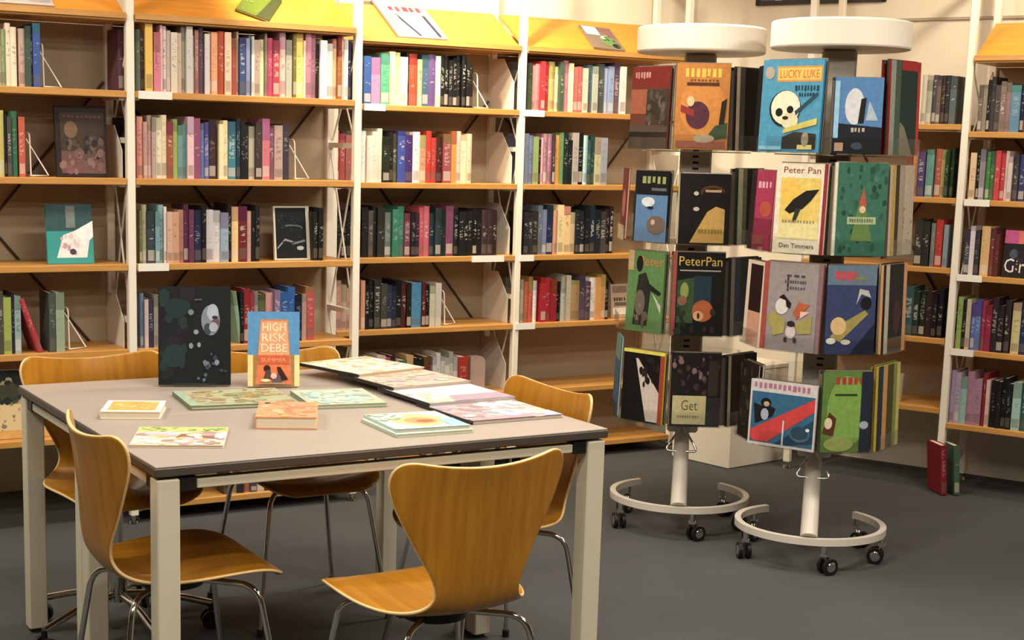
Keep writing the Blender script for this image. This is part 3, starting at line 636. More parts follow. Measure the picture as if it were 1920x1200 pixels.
face_on_shelf(FA, -30, 96, 692, 826, ZA[4], 0.05, 'large cream picture book with a dark green tree, fifth shelf, far left', 'd8c090',
    [('r', 0, 0.5, 1, 1, 'b0a080'), ('d', 0.0, 0.55, 0.55, 1, 40, 0.1, ['26302a', '343c30', '1e2824', '4a4c38'], '0'), ('d', 0.1, 0.05, 0.95, 0.5, 24, 0.03, ['8a7858', 'a08a60', 'b89a68'], '0'), ('r', 0, 0, 1, 0.12, 'd8a048')])
face_on_shelf(FA, 516, 583, 386, 490, ZA[2], 0.05, 'black picture book with silver swirls and white border on the third shelf', 'd8cfc0',
    [('r', 0.05, 0.03, 0.9, 0.97, '12161a'), ('e', 0.5, 0.6, 0.3, 0.06, '5a6068'), ('e', 0.5, 0.585, 0.27, 0.045, '12161a'), ('p', [(0.08, 0.2), (0.3, 0.36), (0.6, 0.3), (0.6, 0.33), (0.3, 0.4), (0.08, 0.24)], '8a9098'), ('p', [(0.5, 0.28), (0.86, 0.34), (0.86, 0.38), (0.5, 0.32)], '707880'), ('e', 0.72, 0.22, 0.1, 0.04, 'a8b0b8'), ('d', 0.1, 0.1, 0.85, 0.9, 30, 0.035, ['1c2a34', '24303c', '182420'], '0')])
face_on_shelf(FB, 1148, 1179, 532, 592, ZB[3], 0.05, 'small beige booklet shown cover-out beside the left rack', 'b8a088',
    [('r', 0.1, 0.1, 0.95, 0.3, 'ece4d8'), ('g', 0.15, 0.5, 0.9, 0.6, 5, '4a4038'), ('r', 0.2, 0.36, 0.9, 0.46, '6a5a4a'), ('r', 0.1, 0.75, 0.95, 0.95, '8a7060')], th=0.01)
face_on_shelf(FR, 1880, 1945, 432, 523, ZRR[2], 0.03, 'black book with a pink and orange top strip and white script lettering', '1a1416',
    [('r', 0, 0.72, 0.4, 1, 'd05090'), ('r', 0.4, 0.72, 0.62, 1, 'e87060'), ('r', 0.62, 0.72, 1, 1, 'f0a030'), ('t', 'Girls', 0.06, 0.1, 0.9, 0.4, 'e0d0d0'), ('e', 0.3, 0.5, 0.12, 0.1, '405060'), ('d', 0.1, 0.1, 0.9, 0.65, 16, 0.05, ['3a2024', '402a30', '2a1a20'], '0')])
face_on_shelf(FR, 1656, 1690, 697, 757, ZRL[4], 0.06, 'plain beige booklet standing on the lowest shelf behind the right rack', 'a89682', [('r', 0.1, 0.1, 0.9, 0.9, 'b0a08c')])

# titles propped on the sloping display tops
def header_item(fr, hz, x0, x1, ymid, w, h, label, base, shapes, spin=0.0, up=0.02, th=0.01):
    t = fr.px((x0 + x1) / 2, ymid, 0.06)[0]
    sl = math.atan2(0.153, 0.238)           # panel slope from horizontal
    tilt = math.pi / 2 - sl
    cl = abs(math.sin(spin)) * w / 2
    dn = th + 0.002                          # stand-off of the cover from the panel
    base_d = 0.012 + math.cos(sl) * (up + cl) - math.sin(sl) * dn; base_z = hz + 0.012 + math.sin(sl) * (up + cl) + math.cos(sl) * dn
    org = fr.P(t, base_d, base_z)
    o = cover_book(label, org, math.atan2(-fr.n.y, -fr.n.x), tilt, w, h, th, base, shapes)
    rz = math.atan2(math.cos(math.atan2(-fr.n.y, -fr.n.x)), -math.sin(math.atan2(-fr.n.y, -fr.n.x)))
    o.rotation_euler = (Matrix.Rotation(rz, 3, 'Z') @ Matrix.Rotation(-tilt, 3, 'X') @ Matrix.Rotation(spin, 3, 'Y')).to_euler()
header_item(FA, 1.837, -60, 85, 8, 0.3, 0.22, 'grey and pink picture book on the sloping top at far left', 'b8b0b0',
    [('d', 0.05, 0.02, 0.95, 0.95, 40, 0.09, ['a8a8b0', 'c8b8b4', '9898a8', 'd8c8c4', 'b09a9c'], '0'), ('r', 0, 0, 1, 0.05, 'd8b8a8')], up=0.004)
header_item(FA, 1.837, 438, 500, 10, 0.13, 0.2, 'dark green book standing askew on the sloping top of the second bay', '5a6a22', [('p', [(0.62, 0), (1, 0), (1, 1), (0.75, 1)], '38401a'), ('d', 0.05, 0.1, 0.6, 0.9, 14, 0.07, ['5c7a20', '6a7a28', '4c6018'], '0')], spin=0.6, up=0.004)
header_item(FB, 1.836, 740, 828, 70, 0.235, 0.36, 'grey magazine with a photo cover on the sloping top of the third bay', 'a08c8c',
    [('r', 0.04, 0.03, 0.96, 0.97, '94868c'), ('r', 0.3, 0.04, 0.86, 0.52, '6e7c98'), ('p', [(0.3, 0.52), (0.24, 0.52), (0.45, 0.04), (0.5, 0.04)], '2a2c38'), ('p', [(0.86, 0.52), (0.8, 0.52), (0.84, 0.04), (0.9, 0.04)], '2a2c38'), ('e', 0.6, 0.24, 0.12, 0.1, '98a8c8'), ('r', 0.05, 0.04, 0.28, 0.5, 'c89a70'), ('g', 0.2, 0.6, 0.9, 0.7, 5, '9a2a34'), ('r', 0.25, 0.54, 0.85, 0.58, 'c8b8b8')], up=0.004)
header_item(FB, 1.836, 1102, 1165, 92, 0.16, 0.2, 'small grey comic with a green figure on the sloping top beside the left rack', '7e7064',
    [('r', 0.05, 0.6, 0.5, 0.97, 'e0d8d0'), ('p', [(0.5, 0.97), (0.97, 0.97), (0.97, 0.55), (0.7, 0.6)], '8a5a5c'), ('e', 0.62, 0.35, 0.25, 0.22, '5e8a44'), ('e', 0.55, 0.5, 0.1, 0.07, 'e8e8dc'), ('e', 0.8, 0.16, 0.12, 0.1, '1e2a1c'), ('d', 0.4, 0.1, 0.95, 0.6, 10, 0.05, ['3a5a30', '6a9a50', '302a28'], '0')], up=0.004, spin=0.12)

# ------------------------------------------------------------------ reading tables (two 1.2 x 0.6 m tables side by side)
def table(v0, label):
    T = thing('reading_table', label, 'table', TB.P(0, v0, 0), TH, 'reading tables pushed together')
    w, d, hgt = 1.2, 0.599, 0.72
    top = obj('tabletop', MB().box(0.002, w - 0.002, 0.002, d - 0.002, hgt - 0.004, hgt, bev=0.001), 'laminate', T)
    obj('edge_band', MB().box(0, w, 0, d, hgt - 0.024, hgt - 0.0042, bev=0.002), 'dark_edge', top)
    l = 0.052
    for x0 in (0.006, w - 0.006 - l):
        for y0 in (0.003, d - 0.003 - l):
            lg = obj('leg', MB().box(0, l, 0, l, 0.012, hgt - 0.031, bev=0.003), 'leg_cream', T, (x0, y0, 0))
            obj('glide', MB().cyl((l / 2, l / 2, 0.0), (l / 2, l / 2, 0.012), 0.02, n=12), 'rubber', lg)
    z0, z1 = hgt - 0.058, hgt - 0.036
    for y0 in (0.012, d - 0.012 - 0.03):
        obj('rail', MB().box(0.1, w - 0.1, y0, y0 + 0.03, z0, z1, bev=0.002), 'leg_cream', T)
        for x0, x1 in ((0.06, 0.099), (w - 0.099, w - 0.06)):
            obj('corner_joint', MB().box(x0, x1, y0 - 0.003, y0 + 0.033, z0 - 0.004, hgt - 0.029, bev=0.002), 'black_plastic', T)
    for x0 in (0.014, w - 0.014 - 0.03):
        obj('rail', MB().box(x0, x0 + 0.03, 0.1, d - 0.1, z0, z1, bev=0.002), 'leg_cream', T)
        for y0, y1 in ((0.057, 0.099), (d - 0.099, d - 0.057)):
            obj('corner_joint', MB().box(x0 - 0.002, x0 + 0.032, y0, y1, z0 - 0.004, hgt - 0.029, bev=0.002), 'black_plastic', T)
table(0, 'grey-topped table with cream legs, the near one of the pair')
table(0.601, 'grey-topped table with cream legs, the far one with upright books')

# ------------------------------------------------------------------ chairs
def chair_shell():
    prof = [(0.215, 0.405, 0.105), (0.21, 0.418, 0.15), (0.195, 0.428, 0.18), (0.155, 0.436, 0.203), (0.1, 0.438, 0.213), (0.04, 0.435, 0.214), (-0.02, 0.430, 0.208), (-0.075, 0.427, 0.194),
            (-0.12, 0.427, 0.172), (-0.155, 0.433, 0.142), (-0.176, 0.448, 0.117), (-0.188, 0.472, 0.106), (-0.194, 0.50, 0.110), (-0.199, 0.535, 0.124), (-0.204, 0.58, 0.148), (-0.209, 0.625, 0.173),
            (-0.214, 0.67, 0.197), (-0.219, 0.71, 0.215), (-0.224, 0.742, 0.222), (-0.228, 0.766, 0.217), (-0.231, 0.783, 0.2), (-0.232, 0.79, 0.172)]
    nx = 14; mb = MB(); vs = []
    k = len(prof)
    for i, (y, z_, w) in enumerate(prof):
        s_ = i / (k - 1)
        for j in range(nx + 1):
            t = -1 + 2 * j / nx; x = w * t
            back = min(1, max(0, (z_ - 0.46) / 0.12))
            seat = 1 - back
            dz = seat * 0.014 * (t * t) * (1 if y < 0.15 else max(0, (0.205 - y) / 0.055))
            dy = back * (x * x) * 0.95
            top = max(0, (z_ - 0.72) / 0.07)
            dz += -0.022 * top * (1 - (x / 0.19) ** 2 if abs(x) < 0.19 else 0)
            vs.append((x, y + dy, z_ + dz))
    fs = [(i * (nx + 1) + j, i * (nx + 1) + j + 1, (i + 1) * (nx + 1) + j + 1, (i + 1) * (nx + 1) + j) for i in range(k - 1) for j in range(nx)]
    mb.add(vs, fs, 0, True)
    me = mb.mesh('chair_shell', ['chair_ply', 'ply_edge']); return me
SHELL = chair_shell()
def add_shell(T, dz=0.0):
    sh = link('shell', SHELL, T, (0, 0, dz))
    sd = sh.modifiers.new('thick', 'SOLIDIFY'); sd.thickness = 0.011; sd.offset = 0.0; sd.material_offset_rim = 1
    ss = sh.modifiers.new('sub', 'SUBSURF'); ss.levels = 1; ss.render_levels = 2
    return sh
def side_chair(label, u, v, rz):
    T = thing('side_chair', label, 'chair', TB.P(u, v, 0), rz, 'plywood chairs round the reading tables')
    add_shell(T)
    obj('hub', MB().cyl((0, -0.01, 0.385), (0, -0.01, 0.418), 0.075, 0.07, 24).box(-0.1, 0.1, -0.03, 0.01, 0.395, 0.41), 'black_plastic', T)
    for sx_ in (-1, 1):
        for sy_ in (-1, 1):
            p = smooth_path([(sx_ * 0.03, sy_ * 0.03 - 0.01, 0.4), (sx_ * 0.155, sy_ * 0.15 - 0.005, 0.4), (sx_ * 0.21, sy_ * 0.205, 0.01)], 0.05, 6)
            lg = obj('leg', MB().tube(p, 0.0075, 10), 'chrome', T)
            obj('foot', MB().cyl((sx_ * 0.2105, sy_ * 0.2055, 0.0), (sx_ * 0.208, sy_ * 0.203, 0.022), 0.0105, n=10), 'rubber', lg)
    return T
side_chair('plywood chair with its back to the camera in front of the table', 0.562, -0.237, TH + 0.035)
side_chair('plywood chair at the left side of the table, turned right', 0.128, 0.235, TH - math.pi / 2)
side_chair('plywood chair at the right side of the table, half hidden', 1.035, 0.32, TH + math.pi / 2)
side_chair('plywood chair at the far side of the table, right of the swivel chair', 0.80, 1.04, TH + math.pi)
# swivel version at the far left
T = thing('swivel_chair', 'plywood swivel chair on castors at the far left of the table', 'chair', TB.P(0.235, 1.04, 0), TH + math.pi + 0.06, 'plywood chairs round the reading tables')
add_shell(T, 0.012)
obj('hub', MB().cyl((0, -0.01, 0.405), (0, -0.01, 0.43), 0.08, 0.07, 24), 'black_plastic', T)
obj('gas_column', MB().cyl((0, 0, 0.1), (0, 0, 0.26), 0.025, n=18).cyl((0, 0, 0.26), (0, 0, 0.41), 0.014, n=16), 'chrome', T)
for k in range(5):
    a = 2 * math.pi * k / 5 + 0.35; c_, s_ = math.cos(a), math.sin(a)
    lg = obj('base_arm', MB().tube(smooth_path([(0.02 * c_, 0.02 * s_, 0.12), (0.12 * c_, 0.12 * s_, 0.115), (0.265 * c_, 0.265 * s_, 0.075)], 0.06, 5), 0.011, 10), 'chrome', T)
    cs = MB().cyl((0.265 * c_ - 0.012 * s_, 0.265 * s_ + 0.012 * c_, 0.0275), (0.265 * c_ - 0.026 * s_, 0.265 * s_ + 0.026 * c_, 0.0275), 0.0275, n=20)
    cs.cyl((0.265 * c_ + 0.012 * s_, 0.265 * s_ - 0.012 * c_, 0.0275), (0.265 * c_ + 0.026 * s_, 0.265 * s_ - 0.026 * c_, 0.0275), 0.0275, n=20).cyl((0.265 * c_, 0.265 * s_, 0.03), (0.265 * c_, 0.265 * s_, 0.075), 0.009, n=10)
    obj('castor', cs, 'black_plastic', lg)

# ------------------------------------------------------------------ things on the tables
TZ = 0.7205
def lay(label, u, v, w, h, th, head, base, shapes, z_=TZ, name='book', cat='book', group=None, dark_spine=False):
    """lying flat; (u,v): centre on the table, head: angle of the cover's top edge from the table's far direction"""
    fa = TH + math.pi / 2 + head
    ctr = TB.P(u, v, z_ + th)
    org = ctr - Vector((math.cos(fa), math.sin(fa), 0)) * (h / 2)
    return cover_book(label, org, fa, 0, w, h, th, base, shapes, name=name, flat=True, cat=cat, group=group, dark_spine=dark_spine)
STAND = {}
def stand(u, v, head, w, label):
    T = thing('book_stand', label, 'stand', TB.P(u, v, TZ), TH + head, 'clear book stands on the table')
    mb = MB().box(-w / 2, w / 2, -0.012, -0.009, 0, 0.012).box(-w / 2, w / 2, -0.012, 0.055, 0, 0.003)
    a = 0.13
    mb.add([(x, 0.052 + yy + math.sin(a) * q, 0.003 + math.cos(a) * q) for q in (0, 0.12) for x in (-w / 2, w / 2) for yy in (0, 0.003)], [(0, 2, 6, 4), (1, 5, 7, 3), (0, 4, 5, 1), (2, 3, 7, 6), (4, 6, 7, 5), (0, 1, 3, 2)])
    obj('stand_body', mb, 'acrylic', T)
du, dv = 0.452, 1.0
hd = -0.36
stand(du, dv, hd, 0.12, 'clear stand under the dark portrait book')
def upright(label, u, v, head, w, h, th, base, shapes):
    fa = TH - math.pi / 2 + head
    return cover_book(label, TB.P(u, v, TZ + 0.0045), fa, 0.13, w, h, th, base, shapes)
upright('tall dark book with a pale face on its cover, upright on the table', du, dv - 0.004, hd, 0.205, 0.283, 0.02, '10151a',
    [('r', 0, 0, 1, 1, '11161b'), ('d', 0.05, 0.1, 0.45, 0.95, 26, 0.09, ['16282c', '1a2024', '1c3234', '141a20', '221c26'], '0'), ('e', 0.22, 0.3, 0.15, 0.12, '1c3436'), ('e', 0.25, 0.78, 0.16, 0.1, '1a2e30'),
     ('e', 0.72, 0.66, 0.13, 0.155, '7c8298'), ('e', 0.75, 0.74, 0.08, 0.085, 'a4b0c4'), ('e', 0.79, 0.64, 0.055, 0.04, '6a4c5a'), ('e', 0.68, 0.57, 0.05, 0.06, '34424c'), ('e', 0.76, 0.59, 0.06, 0.05, '9ca4b8'), ('e', 0.78, 0.69, 0.04, 0.015, '2c2a38'),
     ('e', 0.45, 0.74, 0.04, 0.03, '6a7e88'), ('e', 0.52, 0.54, 0.035, 0.025, '8090a0'), ('e', 0.45, 0.4, 0.03, 0.03, '7a8890'), ('e', 0.56, 0.41, 0.025, 0.025, '8a9490'), ('d', 0.58, 0.18, 0.82, 0.32, 12, 0.03, ['4a5064', '6a7088', '8088a0', '3a3c50'], '0'), ('d', 0.55, 0.05, 0.66, 0.12, 4, 0.025, ['4a6468', '5a7478'], '0'), ('r', 0.5, 0.86, 0.6, 0.875, '5a5c60'), ('d', 0.85, 0.1, 0.95, 0.15, 3, 0.02, ['2c4a48'], '0')])
ou, ov, oh = 0.655, 0.902, -0.36
stand(ou, ov, oh, 0.1, 'clear stand under the blue and orange book')
upright('blue and orange book with big block lettering, upright on the table', ou, ov - 0.004, oh, 0.148, 0.215, 0.016, 'f0e0b0',
    [('r', 0, 0.42, 1, 1, '4a92cc'), ('r', 0, 0, 1, 0.42, 'f2dc92'), ('r', 0.1, 0, 0.9, 0.42, 'b07a20'), ('p', [(0.14, 0.02), (0.86, 0.02), (0.78, 0.9), (0.24, 0.9)], 'b08868'), ('p', [(0.16, 0.03), (0.84, 0.03), (0.76, 0.88), (0.26, 0.88)], 'f0783a'),
     ('p', [(0.2, 0.42), (0.8, 0.42), (0.755, 0.87), (0.265, 0.87)], 'e8a070'), ('t', 'HIGH', 0.285, 0.74, 0.735, 0.85, 'ffe2b4'), ('t', 'RISK', 0.275, 0.6, 0.745, 0.71, 'ffe2b4'), ('t', 'DEBE', 0.26, 0.46, 0.76, 0.57, 'ffe2b4'),
     ('r', 0.2, 0.3, 0.8, 0.41, 'd85a20'), ('t', 'SUMMER', 0.26, 0.33, 0.74, 0.38, 'f4a070'), ('e', 0.37, 0.24, 0.065, 0.045, '3a1a14'), ('p', [(0.3, 0.1), (0.46, 0.1), (0.44, 0.22), (0.36, 0.22)], '584038'), ('p', [(0.56, 0.26), (0.63, 0.26), (0.78, 0.09), (0.62, 0.07)], '3a1e1c'), ('p', [(0.46, 0.05), (0.66, 0.05), (0.62, 0.15), (0.5, 0.18)], '6a5460'), ('e', 0.5, 0.14, 0.06, 0.04, 'ecc0b8'), ('e', 0.34, 0.08, 0.09, 0.02, 'f4e4a0'), ('r', 0.25, 0.03, 0.75, 0.05, 'b09070')])
lay('small orange and cream boxed card book lying at the left of the table', 0.16, 0.645, 0.15, 0.165, 0.02, -0.42, 'ece2d0', [('r', 0.05, 0.05, 0.95, 0.95, 'f8f0dc'), ('r', 0.1, 0.1, 0.9, 0.9, 'e8a040'), ('d', 0.15, 0.15, 0.85, 0.85, 24, 0.07, ['f0b050', 'e09838', 'f4bc68'], '0')])
lay('wide green and brown landscape book lying in front of the dark book', 0.47, 0.735, 0.29, 0.245, 0.011, -0.14, '6a7a58', [('r', 0, 0, 1, 1, 'a0a480'), ('d', 0.1, 0.05, 0.98, 0.95, 90, 0.07, ['9a8450', 'a8925c', '8a7a48', 'b0a878', 'a89478', '8c9468', 'b09a80'], '0'), ('r', 0, 0, 0.1, 1, '94a88c')])
lay('pale teal picture book lying right of the landscape book', 0.735, 0.635, 0.21, 0.25, 0.011, -0.18, '8a9c80', [('r', 0, 0, 1, 1, 'b0b89c'), ('e', 0.5, 0.5, 0.46, 0.42, 'a4c0b4'), ('d', 0.08, 0.08, 0.92, 0.92, 60, 0.07, ['9ab8b0', 'b4ccc0', 'b8b894', 'a0a880', '94a8a0', 'c0c8a8'], '0'), ('e', 0.55, 0.3, 0.03, 0.03, 'fffff0')])
lay('colourful thin magazine lying near the front left corner of the table', 0.158, 0.285, 0.215, 0.225, 0.006, -0.42, 'd8ccb8', [('r', 0, 0, 1, 1, 'dcc4b0'), ('r', 0, 0.72, 1, 1, 'b0bc6c'), ('d', 0.02, 0.04, 0.98, 0.68, 60, 0.09, ['e8d4b8', 'c8a890', 'b890a0', 'd8b078', 'f0e0c8', 'a88878', 'c8b0c8'], '0'), ('p', [(0.45, 0.4), (0.9, 0.35), (0.85, 0.6), (0.5, 0.6)], '8a6a50'), ('r', 0.88, 0.4, 1, 0.62, 'f4f0ec'), ('d', 0.05, 0.76, 0.95, 0.96, 20, 0.05, ['9cc050', 'c0c878', '8ca048'], '0')])
lay('thick orange-covered paperback lying in the middle of the table', 0.483, 0.4, 0.152, 0.225, 0.03, -0.44, 'd8946a', [('r', 0, 0, 1, 1, 'dc9060'), ('d', 0.03, 0.03, 0.97, 0.97, 60, 0.08, ['e08a58', 'd07a50', 'c89070', 'e8a878', 'b87a60', 'd89848'], '0'), ('r', 0.1, 0.86, 0.9, 0.92, 'c88868')])
lay('pale green exercise book lying under the yellow comic', 0.75, 0.2, 0.21, 0.225, 0.008, -0.06, 'b8c8b4', [('r', 0, 0, 1, 1, 'c0d0c0')])
lay('pale blue comic with a yellow and red splash near the front edge', 0.755, 0.212, 0.2, 0.22, 0.007, -0.08, 'b4ccc8', [('r', 0, 0, 1, 1, 'b8ccc4'), ('e', 0.52, 0.5, 0.36, 0.36, 'e8dc70'), ('e', 0.54, 0.46, 0.22, 0.2, 'd89058'), ('e', 0.58, 0.42, 0.12, 0.08, 'b85a38'), ('r', 0.78, 0.1, 1, 0.5, '8ab8dc'), ('d', 0.02, 0.55, 0.4, 0.98, 20, 0.06, ['c8d0b8', 'a8b8a0', 'dce4d0', '90a090'], '0'), ('r', 0, 0, 1, 0.08, 'd0d8d0')], z_=TZ + 0.0085)
# overlapping run of magazines along the right side
MG = 'overlapping magazines along the right of the table'
def mag(label, u, v, w, h, th, head, z_, base, shapes):
    lay(label, u, v, w, h, th, head, base, shapes, z_=z_, name='magazine', cat='magazine', group=MG, dark_spine=True)
mag('nearest magazine of the fan, mauve with a white photo', 1.037, 0.325, 0.275, 0.30, 0.008, 0.0, TZ, '9a8890', [('r', 0, 0, 1, 1, 'b8a0a4'), ('d', 0.02, 0.1, 0.5, 0.95, 34, 0.08, ['b09090', '9a8488', 'c0a4a8', 'a890a8'], '0'), ('d', 0.5, 0.15, 0.98, 0.9, 46, 0.08, ['f0dcd8', 'dccce4', 'e8c0b8', 'f4ece8', 'c8b0dc', 'e8b4a4'], '0'), ('r', 0.3, 0.2, 0.95, 0.24, 'f0dcd4'), ('r', 0.35, 0.36, 0.75, 0.4, 'ecd4d0'), ('p', [(0.78, 0), (1, 0), (1, 0.25)], 'a8b0dc'), ('r', 0, 0, 0.7, 0.1, 'a89098'), ('e', 0.1, 0.22, 0.07, 0.05, 'f0ece8')])
mag('second magazine of the fan, white and pale blue', 1.036, 0.56, 0.275, 0.29, 0.009, 0.02, TZ + 0.0085, 'b0b0b8', [('r', 0, 0, 1, 1, 'e0e4e8'), ('d', 0.05, 0.3, 0.95, 0.95, 30, 0.1, ['e8ecf4', 'd4dce8', 'f4f4f0', 'c8d4dc'], '0'), ('d', 0.0, 0.0, 0.35, 0.5, 18, 0.07, ['b8c090', 'c8c8a0', 'a8ac88'], '0'), ('p', [(0.3, 0), (1, 0), (1, 0.3), (0.4, 0.3)], 'a890a0')])
mag('third magazine of the fan, mottled peach and grey', 1.025, 0.79, 0.27, 0.29, 0.009, 0.1, TZ + 0.018, 'b09c8c', [('r', 0, 0, 1, 1, 'c8b0a0'), ('d', 0.02, 0.02, 0.98, 0.98, 90, 0.07, ['e0b88c', 'b8a09c', 'a89490', 'd8c0a8', 'c09888', 'e8c89c', 'b0a4a4'], '0')])
mag('farthest magazine of the fan, cream and orange', 0.985, 0.995, 0.26, 0.28, 0.009, 0.24, TZ + 0.0275, 'c8b498', [('r', 0, 0, 1, 1, 'ecd8b8'), ('d', 0.02, 0.02, 0.98, 0.98, 80, 0.07, ['f4e4c8', 'e8c898', 'd8b080', 'f0dcc0', 'c8a888', 'f8f0dc'], '0')])

# ------------------------------------------------------------------ rotating racks
def rack(label, c, gap_face):
    """c: centre on the floor; gap_face: heading to the viewer"""
    T = thing('rotating_rack', label, 'display rack', (c[0], c[1], 0), gap_face + math.pi / 2, 'rotating comic racks')
    # local: -y looks to the viewer
    r = 0.255; zr = 0.115; n = 40; g = R(38)
    vs = []; prof = [(-0.011, -0.012), (0.011, -0.012), (0.011, 0.012), (-0.011, 0.012)]
    for i in range(n + 1):
        a = math.pi / 2 + g + (2 * math.pi - 2 * g) * i / n
        for dr, dz in prof: vs.append(((r + dr) * math.cos(a), (r + dr) * math.sin(a), zr + dz))
    fs = [(i * 4 + j, i * 4 + (j + 1) % 4, (i + 1) * 4 + (j + 1) % 4, (i + 1) * 4 + j) for i in range(n) for j in range(4)] + [(3, 2, 1, 0), (4 * n, 4 * n + 1, 4 * n + 2, 4 * n + 3)]
    ring = obj('ring_base', MB().add(vs, fs), 'grey_paint', T)
    for k, a in enumerate((-78, -148, -8, 142, 48)):
        a = R(a); p = Vector((r * math.cos(a), r * math.sin(a), 0)); s_ = R(40 + 67 * k)
        sd = Vector((math.cos(s_), math.sin(s_), 0)); ax_ = Vector((-sd.y, sd.x, 0))
        cst = obj('castor', MB().cyl(p + Vector((0, 0, 0.07)), p + Vector((0, 0, zr - 0.012)), 0.011, n=12).box(p.x - 0.012, p.x + 0.012, p.y - 0.012, p.y + 0.012, 0.066, 0.074), 'chrome', T)
        w0 = p + sd * 0.02 + Vector((0, 0, 0.029))
        for q in (-1, 1):
            wm = MB().cyl(w0 + ax_ * (q * 0.008), w0 + ax_ * (q * 0.022), 0.029, n=20); obj('wheel', wm, 'black_plastic', cst)
            obj('hubcap', MB().cyl(w0 + ax_ * (q * 0.0221), w0 + ax_ * (q * 0.0245), 0.018, 0.015, n=14), 'chrome', cst)
        fk = MB()
        for q in (-1, 1): fk.tube([p + ax_ * (q * 0.005) + Vector((0, 0, 0.069)), w0 + ax_ * (q * 0.0045) + Vector((0, 0, 0.0))], 0.003, 6)
        obj('fork', fk, 'chrome', cst)
    obj('pole', MB().cyl((0.0, -r + 0.015, zr + 0.012), (0, -0.02, 0.41), 0.03, 0.027, 20), 'grey_paint', T)
    obj('collar', MB().cyl((0, -0.03, 0.385), (0, -0.02, 0.415), 0.045, 0.055, 20), 'black_plastic', T)
    obj('handle_loop', MB().tube(smooth_path([(0, -0.085, 0.405), (-0.062, -0.12, 0.31), (0.062, -0.12, 0.31), (0, -0.085, 0.405)], 0.022, 5), 0.0045, 8), 'chrome', T)
    col = obj('column', MB().box(-0.058, 0.058, -0.058, 0.058, 0.37, 1.775, bev=0.008), 'grey_paint', T)
    sl = MB()
    for zc in [0.70 + 0.022 * i for i in range(3)] + [1.36 + 0.022 * i for i in range(4)] + [1.02 + 0.022 * i for i in range(3)] + [0.42, 0.442]:
        for a in range(4):
            M_ = Matrix.Rotation(a * math.pi / 2, 4, 'Z'); sl.box(-0.011, 0.011, -0.0588, -0.0575, zc - 0.004, zc + 0.004, M=M_)
    obj('slot_strip', sl, 'slot_dark', col)['kind'] = 'stuff'
    disc = MB().lathe([(0.0, 1.776), (0.226, 1.776), (0.232, 1.778), (0.235, 1.783), (0.235, 1.862), (0.232, 1.867), (0.226, 1.869), (0.0, 1.869)], 64)
    obj('top_drum', disc, 'warm_white', T)
    return T
TIER = [1.432, 1.098, 0.768, 0.434]
C1 = (0.837, 5.714); C2 = (1.25, 5.301)
A1 = math.atan2(-C1[1], -C1[0]); A2 = math.atan2(-C2[1], -C2[0])
RK1 = rack('rotating comic rack with a white drum top, the left one', C1, A1)
RK2 = rack('rotating comic rack with a white drum top, the right one nearer the camera', C2, A2)
APO = 0.215
def pocket_mesh():
    w, dp = 0.192, 0.052; mb = MB(); t = 0.0022
    mb.box(-w / 2, w / 2, 0, dp, -0.006, -0.003)                         # floor (y=0 outer face, +y inward)
    mb.box(-w / 2, w / 2, -t, 0, -0.006, 0.05)                           # clear front
    mb.box(-w / 2, w / 2, dp, dp + t, -0.006, 0.24)
    return mb.mesh('pocket', ['acrylic'])
POCKET = pocket_mesh()
def pockets(T, face0, phis):
    """phis: one starting angle per tier; eight pockets round the column on each tier"""
    for ti, zt in enumerate(TIER):
        pl = MB().lathe([(0.06, zt - 0.012), (0.2, zt - 0.012), (0.2, zt - 0.0085), (0.06, zt - 0.0085), (0.06, zt - 0.012)], 8)
        obj('tier_plate', pl, 'grey_paint', T)
        for k in range(8):
            a = R(phis[ti] + 45 * k)                                        # 0 = towards viewer, + to the right
            d = Vector((math.sin(a), -math.cos(a), 0))
            link('pocket', POCKET, T, (d.x * (APO + 0.052), d.y * (APO + 0.052), zt), (0, 0, a))
PH1 = [-42, -36, -38, -36]; PH2 = [-32, -24, -24, -22]
pockets(RK1, A1, PH1); pockets(RK2, A2, PH2)
def rack_book(rk, tier, phi, label, w, h, base, shapes, n_behind=2, side=0.0, behind=('3a3430', '8a7a68'), th=0.009, lift=0.0):
    c, a0 = ((C1, A1), (C2, A2))[rk - 1]
    zt = TIER[tier]; a = a0 + R(phi); d = Vector((math.cos(a), math.sin(a), 0)); rt = Vector((-d.y, d.x, 0))
    p = Vector((c[0], c[1], 0)) + d * (APO + 0.052 - 0.0035) + rt * side + Vector((0, 0, zt - 0.0025 + lift))
    cover_book(label, p, a, 0.03, w, h, th, base, shapes, 'comics in the rotating racks', name='comic', cat='comic')
    for i in range(n_behind):
        q = p - d * (0.013 * (i + 1) + 0.001) + rt * (0.006 * (-1) ** i)
        core = label.split(' in the ')[0].split(' at the ')[0]
        cover_book(f'{ORD[i]} comic behind the {core}, {["top", "second", "third", "lowest"][tier]} tier', q, a, 0.03, w * 0.96, h * (1.0 + 0.012 * (1 - i)), 0.008, behind[i % len(behind)], [('r', 0, 0.96, 1, 1, behind[(i + 1) % len(behind)])], 'comics in the rotating racks', name='comic', cat='comic')
